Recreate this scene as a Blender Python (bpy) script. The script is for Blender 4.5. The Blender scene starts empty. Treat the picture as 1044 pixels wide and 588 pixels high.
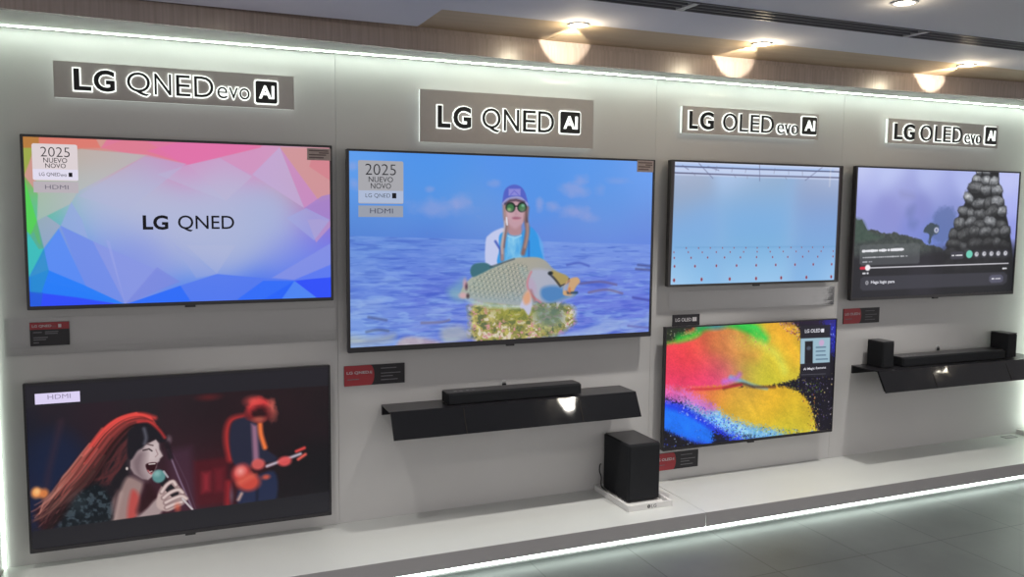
import bpy, bmesh, math, random
import numpy as np
from mathutils import Vector, Matrix

random.seed(7)
COL = bpy.context.scene.collection
EYE = 1.645            # eye height above the floor; everything below is written relative to the eye and lifted at the end
WALL = 3.99           # distance of the display wall
FRONT = 3.92          # distance of the screens' front
FLOOR = -1.645
DECK = -1.527         # top of the display platform
CEIL = 0.81
SOFFIT = 0.703

# ------------------------------------------------------------------ helpers
def tag(o, label=None, cat=None, group=None, kind=None):
    if label: o['label'] = label
    if cat: o['category'] = cat
    if group: o['group'] = group
    if kind: o['kind'] = kind
    return o

def thing(name, label, cat, loc, group=None):
    o = bpy.data.objects.new(name, None)
    o.empty_display_size = 0.05
    COL.objects.link(o)
    o.location = loc
    return tag(o, label, cat, group)

def wloc(o):
    v = Vector(o.location)
    while o.parent:
        o = o.parent
        v += Vector(o.location)
    return v

def link(name, me, mat=None, parent=None, label=None):
    o = bpy.data.objects.new(name, me)
    COL.objects.link(o)
    if mat is not None and len(me.materials) == 0:
        me.materials.append(mat)
    if parent is not None:
        off = wloc(parent)
        me.transform(Matrix.Translation(-off))
        o.parent = parent
    else:
        # put the origin at the middle of the mesh's foot
        cs = [v.co for v in me.vertices]
        lo = Vector((min(c.x for c in cs), min(c.y for c in cs), min(c.z for c in cs)))
        hi = Vector((max(c.x for c in cs), max(c.y for c in cs), max(c.z for c in cs)))
        b = Vector(((lo.x + hi.x) / 2, (lo.y + hi.y) / 2, lo.z))
        me.transform(Matrix.Translation(-b))
        o.location = b
    if label: o['label'] = label
    return o

def build(name, bm, mat, parent=None, label=None, smooth=False, bevel=0, seg=2):
    if bevel:
        bmesh.ops.bevel(bm, geom=list(bm.edges), offset=bevel, segments=seg, affect='EDGES', profile=0.5)
    bmesh.ops.recalc_face_normals(bm, faces=bm.faces)
    me = bpy.data.meshes.new(name)
    bm.to_mesh(me); bm.free()
    if smooth:
        for p in me.polygons: p.use_smooth = True
    return link(name, me, mat, parent, label)

def box(bm, x0, x1, y0, y1, z0, z1):
    vs = [bm.verts.new((x, y, z)) for x in (x0, x1) for y in (y0, y1) for z in (z0, z1)]
    for f in ((0,1,3,2),(4,6,7,5),(0,4,5,1),(2,3,7,6),(0,2,6,4),(1,5,7,3)):
        bm.faces.new([vs[i] for i in f])

def bx(x0, x1, y0, y1, z0, z1):
    bm = bmesh.new(); box(bm, x0, x1, y0, y1, z0, z1); return bm

def prism(bm, pts, axis, a, b):
    """polygon pts in the two other axes, extruded from a to b along axis"""
    def mk(p, t):
        return {'x': (t, p[0], p[1]), 'y': (p[0], t, p[1]), 'z': (p[0], p[1], t)}[axis]
    A = [bm.verts.new(mk(p, a)) for p in pts]
    B = [bm.verts.new(mk(p, b)) for p in pts]
    n = len(pts)
    bm.faces.new(A); bm.faces.new(B[::-1])
    for i in range(n):
        bm.faces.new((A[i], B[i], B[(i+1) % n], A[(i+1) % n]))

def rrect(x0, x1, z0, z1, r, n=5):
    pts = []
    for cx, cz, a0 in ((x1-r, z1-r, 0), (x0+r, z1-r, 90), (x0+r, z0+r, 180), (x1-r, z0+r, 270)):
        for i in range(n+1):
            a = math.radians(a0 + 90*i/n)
            pts.append((cx + r*math.cos(a), cz + r*math.sin(a)))
    return pts

def circle(cx, cy, r, n=32, ry=None):
    ry = ry or r
    return [(cx + r*math.cos(2*math.pi*i/n), cy + ry*math.sin(2*math.pi*i/n)) for i in range(n)]

def ring_wall(bm, outer, inner, axis, a, b):
    """closed frame between two loops with the same vertex count"""
    def mk(p, t):
        return {'y': (p[0], t, p[1]), 'z': (p[0], p[1], t), 'x': (t, p[0], p[1])}[axis]
    n = len(outer)
    L = [[bm.verts.new(mk(p, t)) for p in loop] for loop, t in ((outer, a), (inner, a), (inner, b), (outer, b))]
    for k in range(4):
        P, Q = L[k], L[(k+1) % 4]
        for i in range(n):
            bm.faces.new((P[i], P[(i+1) % n], Q[(i+1) % n], Q[i]))

def tube(name, pts, r, mat, parent=None, label=None):
    cu = bpy.data.curves.new(name, 'CURVE'); cu.dimensions = '3D'
    sp = cu.splines.new('NURBS'); sp.points.add(len(pts)-1)
    for p, q in zip(sp.points, pts): p.co = (*q, 1)
    sp.use_endpoint_u = True; sp.order_u = 3
    cu.bevel_depth = r; cu.bevel_resolution = 3; cu.resolution_u = 8; cu.use_fill_caps = True
    me = to_mesh(cu, name)
    for p in me.polygons: p.use_smooth = True
    return link(name, me, mat, parent, label)

def to_mesh(cu, name):
    o = bpy.data.objects.new('tmp', cu); COL.objects.link(o)
    bpy.context.view_layer.update()
    dg = bpy.context.evaluated_depsgraph_get()
    me = bpy.data.meshes.new_from_object(o.evaluated_get(dg))
    bpy.data.objects.remove(o)
    bpy.data.curves.remove(cu)
    me.name = name; me.materials.clear()
    return me

def text_mesh(s, x0, x1, z0, z1, y0, y1, offset=0.0, grow=0.0, keep=None):
    """upright lettering filling the box x0..x1, z0..z1 in front face y0, back y1"""
    cu = bpy.data.curves.new('t', 'FONT'); cu.body = s
    cu.fill_mode = 'BOTH' if y1 - y0 > 0.0015 else 'FRONT'
    cu.offset = offset; cu.resolution_u = 4
    thick = y1 - y0
    cu.extrude = 0.05 if thick > 0.0015 else 0.0
    me = to_mesh(cu, 't')
    co = np.empty(len(me.vertices)*3, np.float32); me.vertices.foreach_get('co', co); co = co.reshape(-1, 3)
    lo, hi = co.min(0), co.max(0)
    x0 -= grow; x1 += grow; z0 -= grow; z1 += grow
    out = np.empty_like(co)
    out[:, 0] = x0 + (co[:, 0]-lo[0])/(hi[0]-lo[0])*(x1-x0)
    out[:, 2] = z0 + (co[:, 1]-lo[1])/(hi[1]-lo[1])*(z1-z0)
    if hi[2]-lo[2] > 1e-6: out[:, 1] = y1 - (co[:, 2]-lo[2])/(hi[2]-lo[2])*thick
    else: out[:, 1] = y0
    me.vertices.foreach_set('co', out.ravel()); me.update()
    return me

# ------------------------------------------------------------------ materials
def srgb(c):
    c = np.asarray(c, float)/255.0
    return np.where(c <= 0.04045, c/12.92, ((c+0.055)/1.055)**2.4)

def mat(name, col, rough=0.5, spec=0.5, metal=0.0, noise=0.0, nscale=8.0, bump=0.0, bscale=200.0, coat=0.0, stretch=None):
    m = bpy.data.materials.new(name); m.use_nodes = True
    nt = m.node_tree; b = nt.nodes['Principled BSDF']
    c = (*col, 1)
    b.inputs['Base Color'].default_value = c
    b.inputs['Roughness'].default_value = rough
    b.inputs['Metallic'].default_value = metal
    b.inputs['Specular IOR Level'].default_value = spec
    b.inputs['Coat Weight'].default_value = coat
    tc = nt.nodes.new('ShaderNodeTexCoord'); mp = nt.nodes.new('ShaderNodeMapping')
    nt.links.new(tc.outputs['Object'], mp.inputs['Vector'])
    if stretch: mp.inputs['Scale'].default_value = stretch
    n = nt.nodes.new('ShaderNodeTexNoise'); n.inputs['Scale'].default_value = nscale; n.inputs['Detail'].default_value = 4
    nt.links.new(mp.outputs['Vector'], n.inputs['Vector'])
    r = nt.nodes.new('ShaderNodeValToRGB')
    r.color_ramp.elements[0].position = 0.3; r.color_ramp.elements[1].position = 0.7
    r.color_ramp.elements[0].color = (*[v*(1-noise) for v in col], 1)
    r.color_ramp.elements[1].color = (*[min(1, v*(1+noise)) for v in col], 1)
    nt.links.new(n.outputs['Fac'], r.inputs['Fac']); nt.links.new(r.outputs['Color'], b.inputs['Base Color'])
    if bump:
        n2 = nt.nodes.new('ShaderNodeTexNoise'); n2.inputs['Scale'].default_value = bscale; n2.inputs['Detail'].default_value = 2
        nt.links.new(tc.outputs['Object'], n2.inputs['Vector'])
        bp = nt.nodes.new('ShaderNodeBump'); bp.inputs['Strength'].default_value = bump; bp.inputs['Distance'].default_value = 0.01
        nt.links.new(n2.outputs['Fac'], bp.inputs['Height']); nt.links.new(bp.outputs['Normal'], b.inputs['Normal'])
    return m

def glow(name, col, strength):
    m = bpy.data.materials.new(name); m.use_nodes = True
    nt = m.node_tree; b = nt.nodes['Principled BSDF']
    b.inputs['Base Color'].default_value = (0.8, 0.8, 0.8, 1)
    b.inputs['Emission Color'].default_value = (*col, 1)
    b.inputs['Emission Strength'].default_value = strength
    return m

def screen_mat(name, rough=0.35):
    m = bpy.data.materials.new(name); m.use_nodes = True
    nt = m.node_tree; b = nt.nodes['Principled BSDF']
    b.inputs['Base Color'].default_value = (0.004, 0.004, 0.005, 1)
    b.inputs['Roughness'].default_value = rough
    b.inputs['Specular IOR Level'].default_value = 0.3
    a = nt.nodes.new('ShaderNodeVertexColor'); a.layer_name = 'picture'
    nt.links.new(a.outputs['Color'], b.inputs['Emission Color'])
    b.inputs['Emission Strength'].default_value = 0.93
    return m

def lit(name, c255, base=0.02):
    """flat backlit screen graphic"""
    m = bpy.data.materials.new(name); m.use_nodes = True
    b = m.node_tree.nodes['Principled BSDF']
    b.inputs['Base Color'].default_value = (base, base, base, 1)
    b.inputs['Roughness'].default_value = 0.4
    b.inputs['Emission Color'].default_value = (*srgb(c255), 1)
    b.inputs['Emission Strength'].default_value = 0.95
    return m

M = {}
M['wall'] = mat('wall_paint', (0.545, 0.535, 0.53), 0.42, 0.4, noise=0.015, nscale=3, bump=0.02, bscale=400)
M['deck'] = mat('platform_white', (0.565, 0.575, 0.56), 0.30, 0.5, noise=0.01, nscale=5)
M['deckfront'] = mat('platform_front_shade', (0.40, 0.385, 0.39), 0.4, 0.4, noise=0.01)  # greyer than the deck: the front's shade is put into its colour
M['soffit'] = mat('soffit_paint', (0.56, 0.56, 0.525), 0.45, noise=0.02, nscale=4)
M['ceil'] = mat('ceiling_paint', (0.66, 0.65, 0.68), 0.8, 0.2, noise=0.015, nscale=2)
M['ceilwarm'] = mat('ceiling_bounce_tan', (0.50, 0.38, 0.25), 0.55, 0.3, noise=0.06, nscale=3, stretch=(0.4, 8, 1))  # tan tone stands in for warm light bounced off the fascia
M['wood'] = mat('fascia_wood', (0.31, 0.255, 0.235), 0.26, 0.8, noise=0.14, nscale=14, stretch=(6, 1, 0.25))
M['dark'] = mat('joint_dark', (0.02, 0.016, 0.014), 0.8, 0.2)  # dark seams between the shelf lip sections
M['black'] = mat('black_plastic', (0.012, 0.012, 0.014), 0.35, 0.5, noise=0.05)
M['bezel'] = mat('bezel_metal', (0.02, 0.018, 0.022), 0.3, 0.5, noise=0.05)
M['bezelgrey'] = mat('bezel_grey', (0.035, 0.032, 0.032), 0.35, 0.5, noise=0.05)
M['acrylic'] = mat('black_acrylic', (0.010, 0.010, 0.012), 0.05, 0.6, noise=0.0, bump=0.35, bscale=4)
M['acrylictop'] = mat('black_shelf_top', (0.014, 0.013, 0.016), 0.3, 0.5)
M['fabric'] = mat('speaker_fabric', (0.011, 0.012, 0.015), 0.75, 0.3, noise=0.25, nscale=300, bump=0.3, bscale=900)
M['traywhite'] = mat('tray_white', (0.70, 0.69, 0.68), 0.35, 0.5, noise=0.01)
M['signgrey'] = mat('sign_face', (0.44, 0.41, 0.395), 0.5, 0.3, noise=0.02, nscale=30)
M['letter'] = mat('letter_black', (0.006, 0.007, 0.008), 0.35, 0.4)
M['halo'] = glow('letter_halo', (0.93, 1.0, 0.93), 1.25)
M['edge'] = glow('sign_edge_glow', (0.86, 0.95, 0.88), 0.75)
M['led'] = glow('led_strip_top', (0.84, 1.0, 0.86), 24.0)
M['ledfloor'] = glow('led_strip_floor', (0.84, 1.0, 0.90), 9.0)
M['ledside'] = glow('led_strip_side', (0.84, 1.0, 0.86), 4.5)
M['ledright'] = glow('led_strip_right', (0.84, 1.0, 0.86), 26.0)
M['lamp'] = glow('lamp_lens', (1.0, 0.93, 0.78), 28.0)
M['trimmetal'] = mat('lamp_trim', (0.30, 0.30, 0.31), 0.35, 0.5)
M['red'] = mat('tag_red', (0.36, 0.035, 0.045), 0.35, 0.4, noise=0.03)
M['tagblack'] = mat('tag_black', (0.018, 0.016, 0.02), 0.4, 0.4, noise=0.03)
M['tagtext'] = mat('tag_text', (0.55, 0.53, 0.55), 0.5, 0.3)
M['tagdim'] = mat('tag_small_print', (0.16, 0.155, 0.17), 0.5, 0.3)
M['sticker'] = mat('grey_sticker', (0.42, 0.34, 0.32), 0.5, 0.3, noise=0.08, nscale=60)
M['stickertext'] = mat('sticker_print', (0.14, 0.10, 0.10), 0.5, 0.3)
M['ink'] = mat('ink_dark', (0.01, 0.01, 0.02), 0.5, 0.3)
M['grommet'] = mat('grommet_white', (0.55, 0.55, 0.55), 0.4, 0.4)
M['vent'] = mat('vent_metal', (0.10, 0.10, 0.11), 0.4, 0.5)
M['ventdark'] = mat('vent_inside', (0.008, 0.008, 0.01), 0.8, 0.2)

def clear_mat():
    m = bpy.data.materials.new('clear_acrylic'); m.use_nodes = True
    nt = m.node_tree; N = nt.nodes; N.remove(N['Principled BSDF']); out = N['Material Output']
    tr = N.new('ShaderNodeBsdfTransparent'); tr.inputs['Color'].default_value = (0.995, 0.995, 0.995, 1)
    gl = N.new('ShaderNodeBsdfGlossy'); gl.inputs['Roughness'].default_value = 0.04
    fr = N.new('ShaderNodeFresnel'); fr.inputs['IOR'].default_value = 1.45
    nz = N.new('ShaderNodeTexNoise'); nz.inputs['Scale'].default_value = 9.0
    bp = N.new('ShaderNodeBump'); bp.inputs['Strength'].default_value = 0.025; bp.inputs['Distance'].default_value = 0.01
    mx = N.new('ShaderNodeMixShader')
    nt.links.new(nz.outputs['Fac'], bp.inputs['Height']); nt.links.new(bp.outputs['Normal'], gl.inputs['Normal'])
    nt.links.new(fr.outputs['Fac'], mx.inputs['Fac']); nt.links.new(tr.outputs['BSDF'], mx.inputs[1]); nt.links.new(gl.outputs['BSDF'], mx.inputs[2])
    nt.links.new(mx.outputs['Shader'], out.inputs['Surface'])
    return m
M['clear'] = clear_mat()

def floor_mat():
    m = bpy.data.materials.new('floor_tiles'); m.use_nodes = True
    nt = m.node_tree; N = nt.nodes; L = nt.links; b = N['Principled BSDF']
    tc = N.new('ShaderNodeTexCoord'); mp = N.new('ShaderNodeMapping')
    L.new(tc.outputs['Object'], mp.inputs['Vector'])
    br = N.new('ShaderNodeTexBrick'); br.offset = 0.0; br.squash = 1.0
    br.inputs['Scale'].default_value = 1.0
    br.inputs['Mortar Size'].default_value = 0.0035
    br.inputs['Mortar Smooth'].default_value = 0.2
    br.inputs['Brick Width'].default_value = 0.5105
    br.inputs['Row Height'].default_value = 0.5105
    br.inputs['Color1'].default_value = (0.068, 0.074, 0.074, 1)
    br.inputs['Color2'].default_value = (0.060, 0.065, 0.066, 1)
    br.inputs['Mortar'].default_value = (0.022, 0.023, 0.023, 1)
    L.new(mp.outputs['Vector'], br.inputs['Vector'])
    n = N.new('ShaderNodeTexNoise'); n.inputs['Scale'].default_value = 2.6; n.inputs['Detail'].default_value = 6
    L.new(tc.outputs['Object'], n.inputs['Vector'])
    mx = N.new('ShaderNodeMixRGB'); mx.blend_type = 'MULTIPLY'; mx.inputs['Fac'].default_value = 1.0
    rp = N.new('ShaderNodeValToRGB'); rp.color_ramp.elements[0].color = (0.72, 0.72, 0.72, 1); rp.color_ramp.elements[1].color = (1.25, 1.25, 1.25, 1)
    rp.color_ramp.elements[0].position = 0.3; rp.color_ramp.elements[1].position = 0.75
    L.new(n.outputs['Fac'], rp.inputs['Fac'])
    L.new(br.outputs['Color'], mx.inputs['Color1']); L.new(rp.outputs['Color'], mx.inputs['Color2'])
    L.new(mx.outputs['Color'], b.inputs['Base Color'])
    b.inputs['Roughness'].default_value = 0.46
    b.inputs['Specular IOR Level'].default_value = 0.5
    return m, mp
M['floor'], floor_map = floor_mat()

# ------------------------------------------------------------------ the setting
XL, XR = -0.625, 5.665
bm = bmesh.new()
seams = [XL, 0.775, 2.51, 3.825, XR]
for a, b in zip(seams[:-1], seams[1:]):
    box(bm, a + 0.0006, b - 0.0006, WALL, WALL + 0.04, FLOOR, SOFFIT + 0.01)
box(bm, XL - 0.3, XR + 0.3, WALL + 0.0405, WALL + 0.06, FLOOR, CEIL + 0.1)
tag(build('wall_back', bm, M['wall']), kind='structure')
# side returns that box the display in
tag(build('wall_left', bx(XL - 0.16, XL - 0.014, 3.58, WALL + 0.04, FLOOR, CEIL + 0.05), M['soffit']), kind='structure')
tag(build('wall_right', bx(XR + 0.014, XR + 0.16, 3.58, WALL + 0.04, FLOOR, CEIL + 0.05), M['soffit']), kind='structure')

FL = bx(-5, 9.5, -3.0, 4.3, FLOOR - 0.1, FLOOR)
fo = build('floor', FL, M['floor']); tag(fo, kind='structure')
# tile joints at x = 2.588 + k*.5105 and y = 2.975 + k*.5105
floor_map.inputs['Location'].default_value = (-(2.588 - fo.location.x) % 0.5105, -(2.975 - fo.location.y) % 0.5105, 0)

# fascia above the display, its face a little bowed in plan
fas = [(-1.1, 3.60), (-0.5, 3.60), (0.4, 3.67), (1.05, 3.73), (1.8, 3.765), (3.2, 3.745), (4.2, 3.715), (5.0, 3.67), (6.3, 3.67)]
bm = bmesh.new()
prism(bm, fas + [(6.3, WALL + 0.04), (-1.1, WALL + 0.04)], 'z', SOFFIT + 0.002, SOFFIT + 0.02)
tag(build('trim_1', bm, M['soffit']), kind='structure')
bm = bmesh.new()
prism(bm, [(x, y - 0.004) for x, y in fas] + [(x, y + 0.022) for x, y in fas[::-1]], 'z', SOFFIT, 0.785)
tag(build('trim_2', bm, M['wood']), kind='structure')
bm = bmesh.new()
prism(bm, [(x, y + 0.012) for x, y in fas] + [(x, y + 0.03) for x, y in fas[::-1]], 'z', 0.78, CEIL + 0.01)
tag(build('trim_3', bm, M['wood']), kind='structure')

bm = bmesh.new()
TR = 3.385       # where the painted ceiling meets the band tinted for bounce light over the display
V0, V1 = 2.845, 2.985
PX = 1.055
box(bm, -5, 9.5, -0.8, V0, CEIL, CEIL + 0.05)
box(bm, -5, 9.5, V1, TR, CEIL, CEIL + 0.05)
box(bm, -5, 9.5, V0, V1, CEIL + 0.06, CEIL + 0.10)
tag(build('ceiling', bm, M['ceil']), kind='structure')
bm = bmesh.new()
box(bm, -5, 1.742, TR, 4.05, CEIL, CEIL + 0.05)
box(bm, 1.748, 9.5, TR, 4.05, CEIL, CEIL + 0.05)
tag(build('trim_4', bm, M['ceilwarm']), kind='structure')
tag(build('trim_5', bx(-5, PX, 1.2, 3.60, 0.78, 0.809), M['ceil']), kind='structure')

# linear air vent
v = thing('air_vent', 'long black slotted air vent set in the grey ceiling', 'vent', (4.0, (V0+V1)/2, CEIL))
build('vent_box', bx(0.9, 9.0, V0 + 0.002, V1 - 0.002, CEIL + 0.035, CEIL + 0.058), M['ventdark'], v)
for k in range(4):
    y = V0 + 0.004 + k*(V1 - V0 - 0.014)/3
    build('slat', bx(0.9, 9.0, y, y + 0.007, CEIL - 0.004, CEIL + 0.03), M['vent'], v)
for x in (1.95, 3.18, 4.4, 5.6):
    build('divider', bx(x, x + 0.03, V0 + 0.004, V1 - 0.004, CEIL - 0.005, CEIL + 0.02), M['trimmetal'], v)

# recessed ceiling lamps
def downlight(x, y, label, z=CEIL, r=0.038, power=9.0, group=None, spot=74, ceil_fill=2.2, fascia_fill=0):
    t = thing('downlight', label, 'ceiling lamp', (x, y, z), group)
    bm = bmesh.new()
    ring_wall(bm, circle(x, y, r*1.28), circle(x, y, r), 'z', z - 0.006, z - 0.0005)
    build('trim_ring', bm, M['trimmetal'], t)
    bm = bmesh.new()
    prism(bm, circle(x, y, r*0.99), 'z', z - 0.004, z - 0.001)
    build('lens', bm, M['lamp'], t)
    l = bpy.data.lights.new('lamp_light', 'SPOT'); l.energy = power; l.color = (1.0, 0.975, 0.93)
    l.spot_size = math.radians(spot); l.spot_blend = 0.9; l.shadow_soft_size = 0.035
    lo = bpy.data.objects.new('lamp_light', l); COL.objects.link(lo); lo.parent = t; lo.location = (0, 0, -0.04)
    if fascia_fill:
        l = bpy.data.lights.new('fascia_fill_light', 'SPOT'); l.energy = fascia_fill; l.color = (1.0, 0.90, 0.70)  # added spot, not a separate lamp: makes the bright patches on the fascia
        l.spot_size = math.radians(40); l.spot_blend = 0.12; l.shadow_soft_size = 0.012
        lo = bpy.data.objects.new('fascia_fill_light', l); COL.objects.link(lo); lo.parent = t; lo.location = (0, 0.03, -0.035)
        lo.rotation_euler = (math.radians(97), 0, math.radians(-17))
    l = bpy.data.lights.new('ceiling_fill_light', 'POINT'); l.energy = ceil_fill; l.color = (1.0, 0.85, 0.60); l.shadow_soft_size = 0.03  # added point light to brighten ceiling and wood around the lens
    lo = bpy.data.objects.new('ceiling_fill_light', l); COL.objects.link(lo); lo.parent = t; lo.location = (0, 0, -0.05)
    return t
LY = 3.395
downlight(1.726, LY, 'round recessed lamp above the largest television, leftmost of the three by the wood fascia', power=95, fascia_fill=22)
downlight(2.721, LY, 'round recessed lamp above the blue screen, middle one of the three by the wood fascia', power=84, fascia_fill=22)
downlight(4.107, LY, 'round recessed lamp at the far right, last of the three by the wood fascia', power=95, fascia_fill=22)
downlight(2.68, 2.508, 'round recessed lamp at the top edge, on the near side of the black air vent', power=20, ceil_fill=.6)
downlight(0.35, 3.12, 'added unseen lamp in the lower ceiling panel, above the pastel screen', z=0.78, power=80, ceil_fill=.4)  # out of view, added to light the left part of the deck
downlight(-0.75, 3.12, 'added unseen lamp in the lower ceiling panel, left of the display', z=0.78, power=60, ceil_fill=.4)  # second lamp put in out of view for the left end

# light strips
def strip(name, bm, m, label, parent=None):
    return tag(build(name, bm, m), label, 'light strip')
strip('led_strip', bx(XL + 0.0, XR, WALL - 0.062, WALL - 0.051, SOFFIT - 0.0010, SOFFIT + 0.0019), M['led'],
      'thin white light strip along the top of the display wall under the soffit')
strip('led_strip', bx(XL - 0.012, XL - 0.002, WALL - 0.014, WALL - 0.001, DECK + 0.002, SOFFIT - 0.012), M['ledside'],
      'upright white light strip at the left end of the display wall')
strip('led_strip', bx(XR + 0.004, XR + 0.0135, WALL - 0.065, WALL - 0.045, DECK + 0.002, SOFFIT - 0.012), M['ledright'],
      'upright white light strip at the right end of the display wall, outside the picture')

# platform in two units
PF = 3.465
def platform(x0, x1, label, lab2):
    t = thing('display_platform', label, 'platform', ((x0+x1)/2, 3.73, FLOOR))
    build('deck', bx(x0, x1, PF + 0.0031, WALL - 0.001, DECK - 0.018, DECK), M['deck'], t, 'white glossy deck board')
    build('front_panel', bx(x0, x1, PF, PF + 0.003, -1.602, DECK - 0.0005), M['deckfront'], t, 'front panel in a shade-darkened tone')
    build('plinth', bx(x0, x1, 3.505, WALL - 0.001, FLOOR, DECK - 0.0185), M['deckfront'], t, 'recessed plinth')
    strip('led_strip', bx(x0 + 0.002, x1 - 0.002, PF + 0.004, PF + 0.016, -1.619, -1.6025), M['ledfloor'], lab2)
platform(XL - 0.01, 2.534, 'white display platform unit with shade-toned front, left of the joint', 'bright light strip under the front of the left platform unit')
platform(2.537, XR, 'white display platform unit with shade-toned front, right of the joint', 'bright light strip under the front of the right platform unit')

# ------------------------------------------------------------------ brand signs
LET = -0.02
def sign(x0, x1, z0, z1, letters, box_ai, label):
    t = thing('brand_sign', label, 'sign', ((x0+x1)/2, WALL, z0))
    yf = 3.945
    build('board', bx(x0, x1, yf, yf + 0.008, z0, z1), M['signgrey'], t, 'grey sign face')
    build('lit_edge', bx(x0 + 0.001, x1 - 0.001, yf + 0.0085, yf + 0.026, z0 + 0.001, z1 - 0.001), M['edge'], t, 'glowing white side edge of the sign')
    build('mount', bx(x0 + 0.04, x1 - 0.04, yf + 0.0265, WALL - 0.0005, z0 + 0.03, z1 - 0.03), M['signgrey'], t)
    for ch, a, b, lo, hi, w in letters:
        me = text_mesh(ch, a, b, lo, hi, yf - 0.012, yf - 0.006, offset=w)
        l = link('letter', me, M['letter'], t, 'black raised letter %s' % ch)
        g = 0.0048
        me = text_mesh(ch, a, b, lo, hi, yf - 0.0058, yf - 0.0008, offset=w + 0.038, grow=g)
        link('letter_glow', me, M['halo'], l, 'white glow behind letter %s' % ch)
    a, b, lo, hi = box_ai
    bm = bmesh.new(); prism(bm, rrect(a, b, lo, hi, 0.008), 'y', yf - 0.012, yf - 0.006)
    l = build('emblem', bm, M['letter'], t, label='black rounded square with white AI')
    bm = bmesh.new(); prism(bm, rrect(a - .006, b + .006, lo - .006, hi + .006, 0.012), 'y', yf - 0.0058, yf - 0.0008)
    build('emblem_glow', bm, M['halo'], l)
    w, h = b - a, hi - lo
    link('emblem_lettering', text_mesh('AI', a + w*0.14, b - w*0.14, lo + h*0.2, hi - h*0.2, yf - 0.0145, yf - 0.0122, offset=0.03), M['halo'], l)
    return t

def letters(seq, zL, zR):
    """seq of (char, x0, x1, kind); caps share one height"""
    z0, z1 = zL
    out = []
    for ch, a, b, k in seq:
        w = {'b': 0.028, 'r': -0.004, 't': -0.006}[k]
        lo, hi = z0, z1
        if ch == 'Q': lo = z0 - (z1 - z0)*0.10
        if k == 't': hi = z0 + (z1 - z0)*0.56
        out.append((ch, a, b, lo, hi, w))
    return out
def three(a, b, ww='evo'):
    W = b - a
    return [('e', a, a + W*0.31, 't'), ('v', a + W*0.355, a + W*0.64, 't'), ('o', a + W*0.68, b, 't')]

S1 = [('L', *(-0.3020,-0.2372), 'b'), ('G', *(-0.2283,-0.1495), 'b'), ('Q', *(-0.1032,-0.0145), 'r'), ('N', *(0.0027,0.0681), 'r'), ('E', *(0.0875,0.1443), 'r'), ('D', *(0.1601,0.2378), 'r')] + three(*(0.2532,0.3883))
sign(-0.376, 0.581, 0.437, 0.583, letters(S1, (0.4677,0.5552), None), (*(0.4135,0.5060), *(0.4571,0.5526)), 'grey wall sign LG QNED evo AI above the pastel screen')
S2 = [('L', *(1.2535,1.3179), 'b'), ('G', *(1.3329,1.4237), 'b'), ('Q', *(1.4825,1.5785), 'r'), ('N', *(1.5968,1.6777), 'r'), ('E', *(1.7002,1.7691), 'r'), ('D', *(1.7837,1.8713), 'r')]
sign(1.169, 2.102, 0.318, 0.566, letters(S2, (0.3879,0.4929), None), (*(1.9075,2.0196), *(0.3899,0.4979)), 'tall grey wall sign LG QNED AI above the fishing picture')
S3 = [('L', *(2.6871,2.7412), 'b'), ('G', *(2.7572,2.8457), 'b'), ('O', *(2.9093,3.0034), 'r'), ('L', *(3.0235,3.0773), 'r'), ('E', *(3.0978,3.1550), 'r'), ('D', *(3.1729,3.2585), 'r')] + three(*(3.2849,3.4348))
sign(2.650, 3.594, 0.423, 0.569, letters(S3, (0.4461,0.5426), None), (*(3.4648,3.5698), *(0.4500,0.5501)), 'grey wall sign LG OLED evo AI above the blue screen')
S4 = [('L', *(4.1794,4.2438), 'b'), ('G', *(4.2564,4.3460), 'b'), ('O', *(4.3959,4.4958), 'r'), ('L', *(4.5215,4.5764), 'r'), ('E', *(4.5934,4.6574), 'r'), ('D', *(4.6751,4.7573), 'r')] + three(*(4.7812,4.9295))
sign(4.142, 5.097, 0.427, 0.576, letters(S4, (0.4492,0.5471), None), (*(4.9681,5.0675), *(0.4506,0.5612)), 'grey wall sign LG OLED evo AI above the rock tower picture')

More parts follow.
